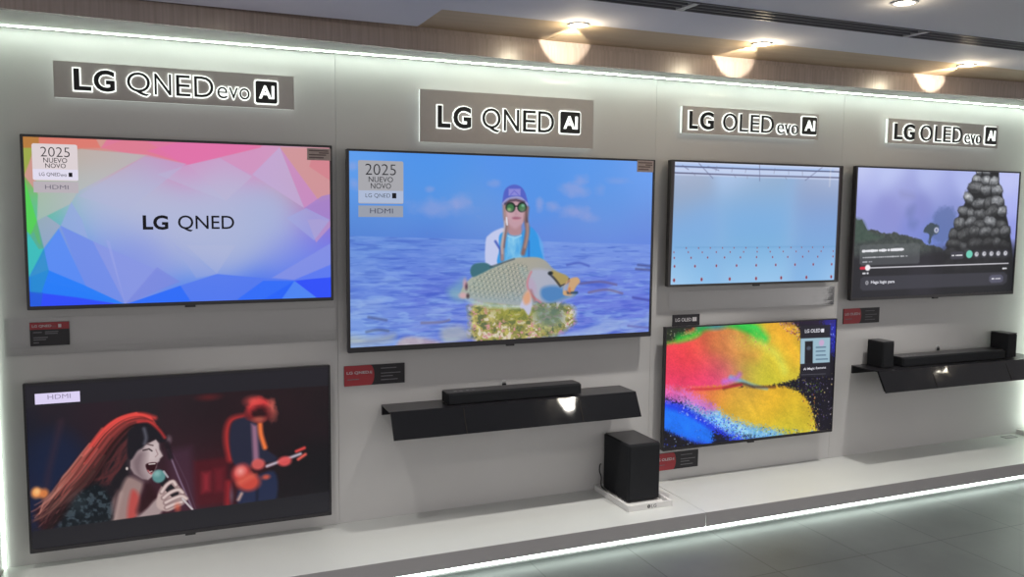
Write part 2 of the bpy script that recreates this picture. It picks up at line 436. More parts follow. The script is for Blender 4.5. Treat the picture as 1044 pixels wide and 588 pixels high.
# ------------------------------------------------------------------ painted screen pictures
class Pic:
    """a small painter: pictures are drawn into a dense grid of vertex colours, unit = screen height"""
    def __init__(s, n, aspect):
        s.nx = n; s.ny = int(round(n/aspect)); s.a = aspect
        u = (np.arange(s.nx)+0.5)/s.nx*aspect; v = (np.arange(s.ny)+0.5)/s.ny
        s.U, s.V = np.meshgrid(u, v)
        s.c = np.zeros((s.ny, s.nx, 3)); s.px = aspect/n
    def _col(s, col):
        return np.asarray(col, float) if not isinstance(col, np.ndarray) or col.ndim == 1 else col
    def put(s, al, col, sl=None):
        col = s._col(col); al = np.clip(al, 0, 1)[..., None]
        if sl is None: s.c = s.c*(1-al) + col*al
        else:
            if col.ndim == 3: col = col[sl]
            s.c[sl] = s.c[sl]*(1-al) + col*al
    def sl(s, u0, u1, v0, v1):
        i0 = int(np.clip(u0/s.px, 0, s.nx)); i1 = int(np.clip(u1/s.px+1, 0, s.nx))
        j0 = int(np.clip(v0/s.px, 0, s.ny)); j1 = int(np.clip(v1/s.px+1, 0, s.ny))
        return (slice(j0, max(j1, j0)), slice(i0, max(i1, i0)))
    def rbf(s, samples, p=3.0, sig=0.13):
        num = 0; den = 0
        for (u, v), col in samples:
            d2 = (s.U-u)**2+(s.V-v)**2
            w = np.exp(-d2/(2*sig*sig))+1e-3/(d2+.02)
            num = num + w[..., None]*np.asarray(col, float); den = den + w
        return num/den[..., None]
    def sdf(s, pts, sl=None):
        U, V = (s.U, s.V) if sl is None else (s.U[sl], s.V[sl])
        P = np.array(pts); d = np.full(U.shape, 1e9); ins = np.zeros(U.shape, bool)
        for i in range(len(P)):
            a, b = P[i], P[(i+1) % len(P)]
            e = b-a; L = (e**2).sum()+1e-12
            t = np.clip(((U-a[0])*e[0]+(V-a[1])*e[1])/L, 0, 1)
            d = np.minimum(d, (U-a[0]-t*e[0])**2+(V-a[1]-t*e[1])**2)
            if abs(e[1]) > 1e-9:
                cr = ((a[1] <= V) != (b[1] <= V))
                x = a[0]+(V-a[1])/e[1]*e[0]
                ins ^= cr & (U < x)
        d = np.sqrt(d)
        return np.where(ins, -d, d)
    def poly(s, pts, col, al=1.0, f=None, smooth=False, jit=None):
        if smooth: pts = curve(pts, True)
        f = f or s.px*0.9
        P = np.array(pts); m = f+.06
        sl = s.sl(P[:, 0].min()-m, P[:, 0].max()+m, P[:, 1].min()-m, P[:, 1].max()+m)
        d = s.sdf(pts, sl)
        if jit is not None: d = d + jit[sl]
        s.put(al*np.clip(0.5-d/(2*f), 0, 1), col, sl)
    def ell(s, e, col, al=1.0, f=None, rot=0.0, jit=None):
        cu, cv, ru, rv = e; f = f or s.px*0.9
        m = max(ru, rv)*1.2+f*2+.02
        sl = s.sl(cu-m, cu+m, cv-m, cv+m); U, V = s.U[sl], s.V[sl]
        c, k = math.cos(rot), math.sin(rot)
        x = (U-cu)*c+(V-cv)*k; y = -(U-cu)*k+(V-cv)*c
        r = np.sqrt((x/ru)**2+(y/rv)**2)
        d = (r-1)*min(ru, rv)
        if jit is not None: d = d + jit[sl]
        s.put(al*np.clip(0.5-d/(2*f), 0, 1), col, sl)
    def line(s, pts, w, col, al=1.0, f=None, smooth=False, w2=None):
        if smooth: pts = curve(pts, False)
        f = f or s.px*0.9
        P = np.array(pts); m = max(w, w2 or 0)+f+.01
        sl = s.sl(P[:, 0].min()-m, P[:, 0].max()+m, P[:, 1].min()-m, P[:, 1].max()+m); U, V = s.U[sl], s.V[sl]
        best = np.full(U.shape, 1e9); n = len(P)-1
        for i in range(n):
            a, b = P[i], P[i+1]; e = b-a; L = (e**2).sum()+1e-12
            t = np.clip(((U-a[0])*e[0]+(V-a[1])*e[1])/L, 0, 1)
            d = np.sqrt((U-a[0]-t*e[0])**2+(V-a[1]-t*e[1])**2)
            ww = w if w2 is None else w+(w2-w)*(i+t)/n
            best = np.minimum(best, d-ww/2)
        s.put(al*np.clip(0.5-best/(2*f), 0, 1), col, sl)
    def noise(s, fx, fy, seed, octv=4, rot=0.0):
        rg = np.random.RandomState(seed); out = 0; amp = 1; tot = 0
        c, k = math.cos(rot), math.sin(rot)
        X = (s.U*c+s.V*k); Y = (-s.U*k+s.V*c)
        for o in range(octv):
            g = rg.rand(64, 64)
            x = (X*fx*2**o) % 64; y = (Y*fy*2**o) % 64
            xi = x.astype(int) % 64; yi = y.astype(int) % 64; xf = x-np.floor(x); yf = y-np.floor(y)
            xf = xf*xf*(3-2*xf); yf = yf*yf*(3-2*yf)
            a = g[yi, xi]; b = g[yi, (xi+1) % 64]; c_ = g[(yi+1) % 64, xi]; d = g[(yi+1) % 64, (xi+1) % 64]
            out = out + amp*((a*(1-xf)+b*xf)*(1-yf)+(c_*(1-xf)+d*xf)*yf); tot += amp; amp *= 0.55
        return out/tot
    def cells(s, pts, stretch=1.3):
        """distance to nearest and second nearest seed, and the seed's index"""
        d1 = np.full(s.U.shape, 1e9); d2 = d1.copy(); idx = np.zeros(s.U.shape, int)
        for i, (u, v, r) in enumerate(pts):
            d = np.sqrt(((s.U-u)/stretch)**2+(s.V-v)**2)/r
            m = d < d1
            d2 = np.where(m, d1, np.minimum(d2, d)); idx = np.where(m, i, idx); d1 = np.where(m, d, d1)
        return d1, d2, idx

def curve(pts, closed):
    P = [np.array(p, float) for p in pts]; n = len(P); out = []
    rng = range(n) if closed else range(n-1)
    for i in rng:
        if closed: a, b, c, d = P[i-1], P[i], P[(i+1) % n], P[(i+2) % n]
        else: a, b, c, d = P[max(i-1, 0)], P[i], P[i+1], P[min(i+2, n-1)]
        for k in range(5):
            t = k/5
            out.append(tuple(0.5*((2*b)+(-a+c)*t+(2*a-5*b+4*c-d)*t*t+(-a+3*b-3*c+d)*t**3)))
    if not closed: out.append(tuple(P[-1]))
    return out

def scr_mesh(pic, x0, x1, z0, z1, y):
    nx, ny = pic.nx, pic.ny
    X, Z = np.meshgrid(np.linspace(x0, x1, nx), np.linspace(z1, z0, ny))
    co = np.stack([X, np.full_like(X, y), Z], -1).reshape(-1, 3).astype(np.float32)
    i = np.arange((nx-1)*(ny-1)); r = i//(nx-1); c = i % (nx-1); a = r*nx+c
    q = np.stack([a, a+nx, a+nx+1, a+1], -1).astype(np.int32)
    me = bpy.data.meshes.new('screen')
    me.vertices.add(nx*ny); me.vertices.foreach_set('co', co.ravel())
    me.loops.add(q.size); me.loops.foreach_set('vertex_index', q.ravel())
    me.polygons.add(len(q)); me.polygons.foreach_set('loop_start', np.arange(0, q.size, 4, dtype=np.int32))
    me.update(calc_edges=True)
    at = me.color_attributes.new('picture', 'FLOAT_COLOR', 'POINT')
    lin = srgb(np.clip(pic.c, 0, 255)).reshape(-1, 3)
    at.data.foreach_set('color', np.concatenate([lin, np.ones((len(lin), 1))], 1).astype(np.float32).ravel())
    return me

# --- pastel facets
def pic_facets():
    p = Pic(520, 1.784)
    K = [((0.023,0.015),(185,130,60)),((0.028,0.146),(150,175,80)),((0.187,0.008),(225,125,115)),((0.449,0.033),(220,140,125)),((0.723,0.035),(225,110,165)),((0.950,0.057),(235,115,180)),((1.245,0.047),(225,125,185)),((1.460,0.039),(215,165,205)),((1.616,0.130),(205,165,165)),((1.743,0.224),(215,120,140)),((1.741,0.419),(190,120,180)),((1.766,0.583),(110,110,240)),((0.043,0.433),(80,210,90)),((0.021,0.607),(60,195,185)),((0.018,0.811),(25,140,215)),((0.023,0.958),(30,95,215)),((0.823,0.519),(182,190,222)),((0.385,0.341),(190,195,220)),((0.250,0.431),(165,185,225)),((0.164,0.637),(90,150,250)),((0.156,0.873),(35,125,255)),((0.259,0.935),(40,80,255)),((0.480,0.760),(125,145,235)),((0.432,0.579),(155,174,225)),((0.647,0.763),(140,155,230)),((0.933,0.767),(168,178,220)),((1.174,0.644),(172,184,222)),((1.290,0.966),(60,110,245)),((0.929,0.955),(35,110,255)),((1.670,0.977),(35,70,255)),((1.606,0.877),(80,130,250)),((1.544,0.725),(145,155,228)),((1.705,0.727),(115,130,235)),((1.484,0.485),(172,186,225)),((0.662,0.217),(182,187,218)),((1.091,0.269),(188,186,218)),((0.601,0.398),(186,192,222)),((1.057,0.487),(178,188,222)),((1.299,0.423),(172,184,222)),((0.995,0.612),(180,188,222))]
    p.c = p.rbf(K, 3.2)
    def P(pts, col, al=1.0): p.poly(pts, col, al)
    P([(-0.024,-0.051),(0.087,-0.056),(0.082,0.064),(-0.029,0.068)], (186, 126, 62)); P([(-0.029,0.068),(0.047,0.065),(0.027,0.174),(-0.000,0.238),(-0.035,0.222)], (160, 172, 76))
    P([(0.087,-0.056),(0.356,-0.068),(0.411,0.052),(0.082,0.064)], (226, 124, 112), .9); P([(0.356,-0.068),(0.495,-0.075),(0.411,0.052)], (212, 156, 146), .9)
    P([(0.495,-0.075),(1.462,-0.119),(1.337,0.018),(0.902,0.138),(0.411,0.052)], (228, 122, 160), .85)
    P([(0.411,0.052),(0.614,-0.033),(0.862,0.127)], (226, 128, 140), .55)
    P([(0.666,0.061),(0.952,-0.035),(1.337,0.012),(0.902,0.138)], (230, 112, 176), .65)
    P([(0.045,0.105),(0.000,0.227),(0.067,0.334)], (216, 150, 150), .85)
    P([(0.067,0.334),(0.045,0.117),(0.304,0.062),(0.666,0.085),(0.280,0.313),(0.235,0.390),(0.056,0.491)], (186, 190, 186), .75)
    P([(-0.005,0.221),(0.056,0.491),(0.071,0.636),(-0.017,0.531)], (84, 212, 84), .95); P([(0.001,0.595),(0.038,0.555),(0.061,0.636),(0.086,0.654),(0.003,0.822),(-0.013,0.822)], (58, 194, 190), .95)
    P([(0.056,0.491),(0.108,0.461),(0.179,0.520),(0.086,0.654)], (176, 168, 200), .7); P([(0.056,0.491),(0.086,0.654),(0.060,0.659),(0.017,0.578)], (100, 170, 130), .7)
    P([(0.179,0.520),(0.241,0.378),(0.295,0.484),(0.324,0.596)], (152, 172, 228), .8)
    P([(0.179,0.520),(0.350,0.614),(0.702,0.794),(0.814,0.871),(0.517,1.001),(0.008,0.822)], (128, 150, 232), .8)
    P([(0.179,0.520),(0.350,0.614),(0.517,1.001),(0.312,0.937)], (112, 142, 238), .75)
    P([(0.086,0.654),(0.168,0.537),(0.323,0.937),(0.501,0.997),(0.100,0.836)], (84, 140, 252), .8)
    P([(0.350,0.614),(0.702,0.794),(0.517,1.001)], (142, 154, 232), .6); P([(0.703,0.776),(0.837,0.871),(0.517,1.001)], (122, 134, 226), .6)
    P([(0.517,1.004),(0.420,0.603),(0.441,0.615)], (160, 170, 236), .5)
    P([(0.008,0.822),(0.102,0.783),(0.288,0.876),(0.517,1.004),(-0.001,0.910)], (28, 126, 255), .95); P([(-0.001,0.910),(0.258,0.953),(0.556,1.018),(-0.006,1.033)], (42, 76, 255))
    P([(0.008,0.822),(0.086,0.654),(0.107,0.789),(0.060,0.929),(0.004,0.916)], (30, 144, 204), .75); P([(0.004,0.910),(0.071,0.918),(0.051,1.035),(-0.006,1.033)], (26, 96, 220), .8)
    P([(0.517,1.004),(0.814,0.902),(1.056,0.826),(1.542,0.882),(1.835,0.855),(1.833,1.083),(0.516,1.053)], (82, 122, 244), .9)
    P([(0.517,1.004),(0.837,0.896),(0.926,1.050),(0.516,1.035)], (36, 108, 255), .9); P([(1.185,0.989),(1.341,0.877),(1.542,0.882),(1.464,1.011),(1.166,1.026)], (40, 108, 255), .85)
    P([(1.351,0.994),(1.542,0.882),(1.463,1.037),(1.338,1.032)], (30, 98, 255), .8)
    P([(1.542,0.882),(1.835,0.855),(1.834,1.049),(1.695,1.005)], (42, 78, 255), .95); P([(1.451,1.010),(1.542,0.882),(1.708,1.019)], (76, 136, 250), .95)
    P([(1.397,0.859),(1.838,0.603),(1.836,0.769),(1.542,0.875)], (134, 148, 234), .85); P([(1.542,0.875),(1.836,0.756),(1.835,0.862)], (92, 124, 246), .9)
    P([(1.056,0.826),(0.878,0.642),(1.174,0.644)], (182, 188, 222), .35); P([(0.931,0.849),(1.056,0.826),(0.792,0.623)], (160, 172, 226), .4)
    P([(1.631,0.478),(1.839,0.464),(1.687,0.629)], (192, 150, 198), .75)
    P([(1.460,0.008),(1.843,0.006),(1.840,0.320),(1.709,0.361)], (212, 152, 154), .9); P([(1.681,0.012),(1.843,0.006),(1.841,0.254),(1.648,0.129)], (216, 118, 136), .5)
    P([(1.460,0.008),(1.716,0.361),(1.612,0.401)], (204, 142, 196), .9); P([(1.460,0.008),(1.612,0.401),(1.285,0.189)], (196, 172, 216), .85)
    P([(1.337,0.018),(1.460,0.008),(1.285,0.189),(1.089,0.089)], (212, 152, 196), .85)
    P([(1.612,0.401),(1.729,0.321),(1.841,0.293),(1.806,0.491),(1.715,0.478)], (166, 132, 206), .85); P([(1.497,0.466),(1.625,0.401),(1.780,0.478),(1.674,0.615)], (162, 172, 228), .6)
    P([(0.902,0.138),(1.089,0.089),(1.285,0.202),(1.119,0.362)], (192, 186, 218), .5); P([(0.902,0.138),(0.718,0.203),(1.119,0.362)], (188, 190, 222), .4)
    P([(0.890,0.132),(0.545,0.429),(0.279,0.343),(0.666,0.085)], (180, 184, 220), .45)
    return p

# --- concert
def pic_concert():
    p = Pic(560, 1.778)
    K = [((0.171,0.171),(34,28,36)),((0.061,0.341),(18,22,38)),((0.106,0.526),(20,32,62)),((0.327,0.215),(42,24,34)),((0.882,0.295),(36,24,30)),((0.878,0.486),(52,30,40)),((1.029,0.308),(30,20,26)),((1.020,0.695),(76,18,28)),((0.870,0.806),(60,30,42)),((1.120,0.252),(34,18,24)),((1.552,0.289),(32,20,24)),((1.679,0.434),(24,20,24)),((1.709,0.640),(20,19,23)),((1.546,0.756),(20,19,23)),((1.707,0.809),(20,19,23)),((0.657,0.182),(34,28,34)),((1.169,0.778),(50,18,26)),((1.487,0.416),(34,18,24)),((1.085,0.475),(44,18,26))]
    base = p.rbf(K, 2.6)
    p.c = base
    n = p.noise(5, 5, 3)
    p.put((n-0.45)*0.8, (48, 24, 32))
    p.poly([(0.007,0.396),(0.114,0.286),(0.244,0.329),(0.286,0.486),(0.255,0.789),(0.014,0.757)], (20, 32, 62), .7, .06, True)
    p.line([(0.179,0.232),(0.106,0.526),(0.066,0.764)], .03, (66, 40, 52), .5, .02)
    # amps and red haze on the stage
    p.poly([(0.917,0.554),(1.125,0.550),(1.119,0.850),(0.916,0.850)], (78, 18, 28), .85, .015); p.poly([(0.968,0.637),(1.016,0.636),(1.013,0.759),(0.965,0.766)], (150, 40, 52), .8, .02)
    p.poly([(1.040,0.619),(1.100,0.619),(1.097,0.769),(1.043,0.769)], (110, 26, 38), .8, .02)
    p.poly([(0.762,0.474),(0.908,0.457),(0.927,0.865),(0.799,0.861)], (74, 46, 66), .6, .03)
    p.ell((1.0206,0.1479,0.0590,0.0191), (110, 30, 32), .6, .015); p.ell((0.7759,0.3992,0.0172,0.0252), (120, 100, 110), .7, .01)
    # warm lamps
    p.ell((0.0362,0.6512,0.0283,0.0331), (238, 150, 84), 1, .012); p.ell((0.0746,0.6620,0.0259,0.0302), (226, 132, 70), .9, .012); p.ell((0.0390,0.6455,0.0154,0.0180), (255, 200, 130), .8, .01)
    # singer: hair behind, drawn strand by strand
    rg = np.random.RandomState(4)
    outer = np.array([(0.667,0.239),(0.589,0.213),(0.489,0.235),(0.400,0.295),(0.333,0.380),(0.277,0.448),(0.221,0.521),(0.166,0.588),(0.122,0.662),(0.067,0.722),(0.024,0.771)])
    inner = np.array([(0.753,0.391),(0.698,0.323),(0.608,0.333),(0.516,0.436),(0.447,0.540),(0.389,0.633),(0.333,0.700),(0.267,0.754),(0.190,0.805),(0.125,0.858),(0.071,0.911)])
    body = [tuple(q) for q in outer]+[tuple(q) for q in inner[::-1]]
    p.poly(body, (52, 20, 26), .95, .02, True)
    for k in range(230):
        t = rg.rand()**1.0; a0 = rg.randint(0, 6); a1 = min(10, a0+rg.randint(3, 7))
        pts = []
        wob = rg.uniform(-.03, .03); ph = rg.uniform(0, 6)
        for i in range(a0, a1+1):
            q = outer[i]*(1-t)+inner[i]*t; sp = (i/10)**1.5*.03
            pts.append((q[0]+wob*i/10+sp*math.sin(ph+i), q[1]+wob*.5*i/10+sp*math.cos(ph+i*1.3)))
        m = (a0+a1)/20; lum = rg.uniform(.35, 1.15)
        red = np.array([238, 62, 58.])*(1-m)+np.array([206, 132, 118.])*m
        if a1 >= 9: red = red*.5+np.array([226, 178, 156.])*.5
        dark = np.array([40, 20, 26.])
        k2 = np.clip(t*1.5-.15+rg.uniform(-.25, .15), 0, 1)
        c = (red*(1-k2)+dark*k2)*lum
        p.line(pts, rg.uniform(.007, .018), c, .8, .005, True, w2=.003)
    p.line([(0.700,0.254),(0.633,0.226),(0.556,0.226),(0.467,0.258),(0.400,0.313),(0.332,0.399)], .022, (240, 70, 64), .8, .012, True, w2=.008)
    # dark inner hair
    jit = (p.noise(26, 4, 5, 3, rot=2.35)-0.5)*0.05
    p.poly([(0.598,0.307),(0.529,0.363),(0.472,0.444),(0.414,0.536),(0.368,0.618),(0.344,0.677),(0.396,0.758),(0.485,0.732),(0.532,0.637),(0.557,0.565),(0.559,0.490),(0.605,0.432),(0.651,0.399),(0.707,0.399),(0.753,0.397),(0.737,0.345),(0.665,0.301)], (26, 22, 28), .93, .02, True, jit=jit*.5)
    for k in range(26):
        t = rg.rand(); a = outer*(1-t)+inner*t
        p.line([(0.575,0.330),(0.494,0.434),(0.436,0.551),(0.388,0.670)] if False else [tuple(inner[i]+np.array([rg.uniform(-.05, .06), rg.uniform(-.03, .03)])) for i in (2, 3, 4, 5)], .008, (96, 44, 46), .35, .006, True)
    # chest and neck
    p.poly([(0.425,0.887),(0.440,0.763),(0.486,0.694),(0.533,0.612),(0.599,0.639),(0.621,0.673),(0.596,0.758),(0.581,0.870)], (158, 132, 128), .95, .015, True)
    p.line([(0.486,0.713),(0.460,0.816),(0.453,0.878)], .02, (196, 172, 166), .6, .02, True)
    p.poly([(0.553,0.702),(0.596,0.745),(0.576,0.869),(0.525,0.875)], (190, 64, 60), .8, .015, True); p.line([(0.475,0.693),(0.437,0.863)], .02, (70, 50, 54), .8, .012)
    # lace sleeve
    lace = p.noise(40, 40, 21, 3)
    lc = np.clip((lace-.5)*6, 0, 1); p.poly([(0.122,0.931),(0.168,0.827),(0.235,0.725),(0.280,0.669),(0.357,0.635),(0.409,0.685),(0.439,0.776),(0.425,0.899),(0.304,0.932)], np.stack([14+44*lc, 22+48*lc, 28+50*lc], -1), .95, .015, True)
    p.ell((0.2563,0.7399,0.0479,0.0614), (90, 106, 112), .25, .03)
    p.poly([(0.582,0.845),(0.631,0.712),(0.644,0.663),(0.687,0.719),(0.696,0.809)], (44, 16, 22), .9, .02, True)
    # face
    p.poly([(0.553,0.514),(0.594,0.444),(0.634,0.417),(0.668,0.407),(0.702,0.392),(0.718,0.419),(0.720,0.457),(0.739,0.500),(0.721,0.517),(0.718,0.532),(0.704,0.543),(0.700,0.568),(0.688,0.592),(0.679,0.623),(0.650,0.645),(0.616,0.634),(0.572,0.598),(0.551,0.558)], (186, 168, 170), 1, .005, False)
    p.poly([(0.661,0.438),(0.707,0.411),(0.717,0.456),(0.728,0.495),(0.704,0.518),(0.676,0.528),(0.648,0.500)], (214, 198, 198), .6, .02, True)
    p.ell((0.6478,0.5121,0.0225,0.0213), (206, 186, 186), .5, .03)
    p.poly([(0.553,0.514),(0.599,0.457),(0.638,0.473),(0.624,0.572),(0.644,0.644),(0.610,0.640),(0.567,0.597)], (112, 92, 98), .8, .03, True)
    p.line([(0.627,0.453),(0.661,0.448),(0.677,0.462)], .008, (40, 26, 30), .95); p.line([(0.616,0.427),(0.650,0.415),(0.684,0.428)], .008, (70, 50, 52), .8)
    p.line([(0.700,0.455),(0.711,0.487),(0.696,0.502)], .006, (150, 120, 122), .8)
    p.poly([(0.638,0.549),(0.664,0.536),(0.701,0.540),(0.697,0.568),(0.679,0.604),(0.654,0.598)], (44, 10, 18), 1, .004, True)
    p.line([(0.658,0.545),(0.692,0.545)], .007, (235, 225, 222), .95); p.line([(0.651,0.585),(0.668,0.608),(0.685,0.601)], .010, (176, 96, 100), .95)
    p.line([(0.660,0.595),(0.674,0.591)], .006, (220, 205, 205), .9)
    p.ell((0.5317,0.5589,0.0072,0.0100), (225, 210, 205), .9)
    # fringe
    p.poly([(0.553,0.315),(0.632,0.273),(0.698,0.316),(0.742,0.371),(0.759,0.404),(0.724,0.410),(0.697,0.379),(0.651,0.399),(0.627,0.435),(0.593,0.456),(0.558,0.503),(0.537,0.475),(0.540,0.376)], (24, 22, 30), .96, .008, True)
    p.line([(0.636,0.317),(0.646,0.374),(0.637,0.411)], .014, (122, 124, 138), .75, .012, True); p.line([(0.604,0.270),(0.666,0.276),(0.721,0.331),(0.753,0.384)], .012, (230, 62, 60), .85, .01, True)
    # stand behind, arm, microphone and hand
    p.line([(0.769,0.462),(0.827,0.646),(0.909,0.875)], .010, (128, 106, 128), .85); p.line([(0.797,0.490),(0.873,0.677),(0.927,0.878)], .006, (90, 66, 84), .6)
    p.line([(0.764,0.423),(0.784,0.514)], .03, (30, 20, 28), .9, .01)
    p.poly([(0.569,0.894),(0.639,0.827),(0.697,0.771),(0.742,0.802),(0.730,0.852),(0.683,0.890)], (170, 150, 150), .95, .01, True)
    p.poly([(0.696,0.822),(0.704,0.740),(0.734,0.686),(0.769,0.665),(0.815,0.690),(0.848,0.738),(0.871,0.780),(0.858,0.823),(0.811,0.843),(0.752,0.861)], (192, 168, 164), 1, .006, True)
    p.line([(0.732,0.654),(0.768,0.709),(0.801,0.752)], .050, (24, 22, 28), .96)
    p.ell((0.7126,0.6285,0.0387,0.0417), (92, 142, 142), 1, .006); p.ell((0.7017,0.6095,0.0193,0.0189), (148, 190, 186), .7, .012)
    p.line([(0.742,0.601),(0.764,0.639)], .012, (190, 190, 196), .8)
    for a in ([(0.727,0.730),(0.757,0.689),(0.792,0.671),(0.809,0.695)], [(0.737,0.770),(0.779,0.740),(0.825,0.729),(0.848,0.751)], [(0.748,0.803),(0.795,0.783),(0.841,0.773),(0.870,0.793)], [(0.753,0.835),(0.800,0.819),(0.841,0.811)]):
        p.line(a, .030, (84, 56, 60), .8, .006, True); p.line(a, .021, (214, 192, 188), 1, .006, True)
    p.line([(0.847,0.790),(0.904,0.868)], .012, (206, 198, 200), .9); p.ell((0.8164,0.8438,0.0174,0.0257), (214, 96, 70), .7, .012)
    # guitarist
    p.poly([(1.200,0.755),(1.413,0.674),(1.413,0.888),(1.204,0.901)], (34, 44, 74), .95, .012, True); p.line([(1.306,0.741),(1.303,0.874)], .012, (16, 16, 28), .7, .012)
    p.line([(1.128,0.720),(1.119,0.864)], .03, (190, 40, 48), .7, .02); p.ell((1.1444,0.8076,0.0097,0.0393), (110, 130, 150), .5, .012)
    gj = (p.noise(24, 24, 77, 3)-.5)*.035
    p.line([(1.222,0.293),(1.155,0.307),(1.126,0.369),(1.124,0.459),(1.143,0.565)], .030, (222, 56, 54), .85, .022, True)
    p.poly([(1.154,0.333),(1.215,0.299),(1.289,0.312),(1.336,0.402),(1.359,0.509),(1.434,0.583),(1.408,0.614),(1.308,0.609),(1.233,0.641),(1.161,0.593),(1.139,0.461)], (36, 38, 58), 1, .010, True)
    p.poly([(1.276,0.344),(1.312,0.360),(1.321,0.597),(1.283,0.607)], (158, 112, 138), .9, .012)
    p.line([(1.331,0.349),(1.336,0.421),(1.359,0.509)], .030, (246, 120, 62), .95, .010, True)
    p.ell((1.3266,0.2565,0.0802,0.0783), (206, 56, 58), 1, .018, jit=gj); p.ell((1.4074,0.2567,0.0250,0.0525), (222, 108, 94), .8, .02, jit=gj); p.ell((1.2907,0.1949,0.0429,0.0260), (232, 84, 78), .8, .025); p.ell((1.3323,0.2832,0.0618,0.0457), (44, 14, 20), 1, .025, jit=gj)
    p.ell((1.3255,0.3186,0.0371,0.0196), (184, 92, 76), .8, .012)
    p.ell((1.2083,0.6641,0.0550,0.0590), (214, 76, 72), 1, .02, .4); p.ell((1.2501,0.7282,0.0739,0.0593), (200, 72, 60), 1, .018, .2); p.ell((1.2025,0.6503,0.0214,0.0229), (255, 190, 180), .8, .025); p.line([(1.195,0.728),(1.282,0.686)], .03, (228, 112, 92), .6, .02)
    p.line([(1.295,0.661),(1.408,0.627)], .026, (60, 26, 32), .9, .008); p.line([(1.370,0.636),(1.587,0.576)], .018, (210, 200, 214), .9, .008)
    p.ell((1.3141,0.6166,0.0434,0.0363), (212, 92, 88), .95, .010); p.ell((1.4837,0.6151,0.0444,0.0334), (222, 84, 84), .95, .010); p.ell((1.3624,0.7082,0.0250,0.0166), (226, 92, 70), .8, .010)
    p.line([(1.561,0.556),(1.613,0.538)], .020, (226, 74, 70), .95, .008); p.line([(1.573,0.611),(1.619,0.583)], .020, (232, 96, 84), .95, .008)
    p.line([(1.206,0.802),(1.187,0.839)], .018, (240, 190, 170), .8, .010)
    # letterbox
    p.poly([(-0.075,-0.084),(1.849,-0.090),(1.847,0.128),(1.794,0.128),(1.003,0.121),(0.012,0.134),(-0.084,0.138)], (33, 31, 38), 1, .004)
    p.poly([(-0.114,0.897),(-0.006,0.885),(0.492,0.877),(0.909,0.871),(1.410,0.864),(1.840,0.853),(1.837,1.136),(-0.125,1.162)], (33, 32, 37), 1, .004)
    return p

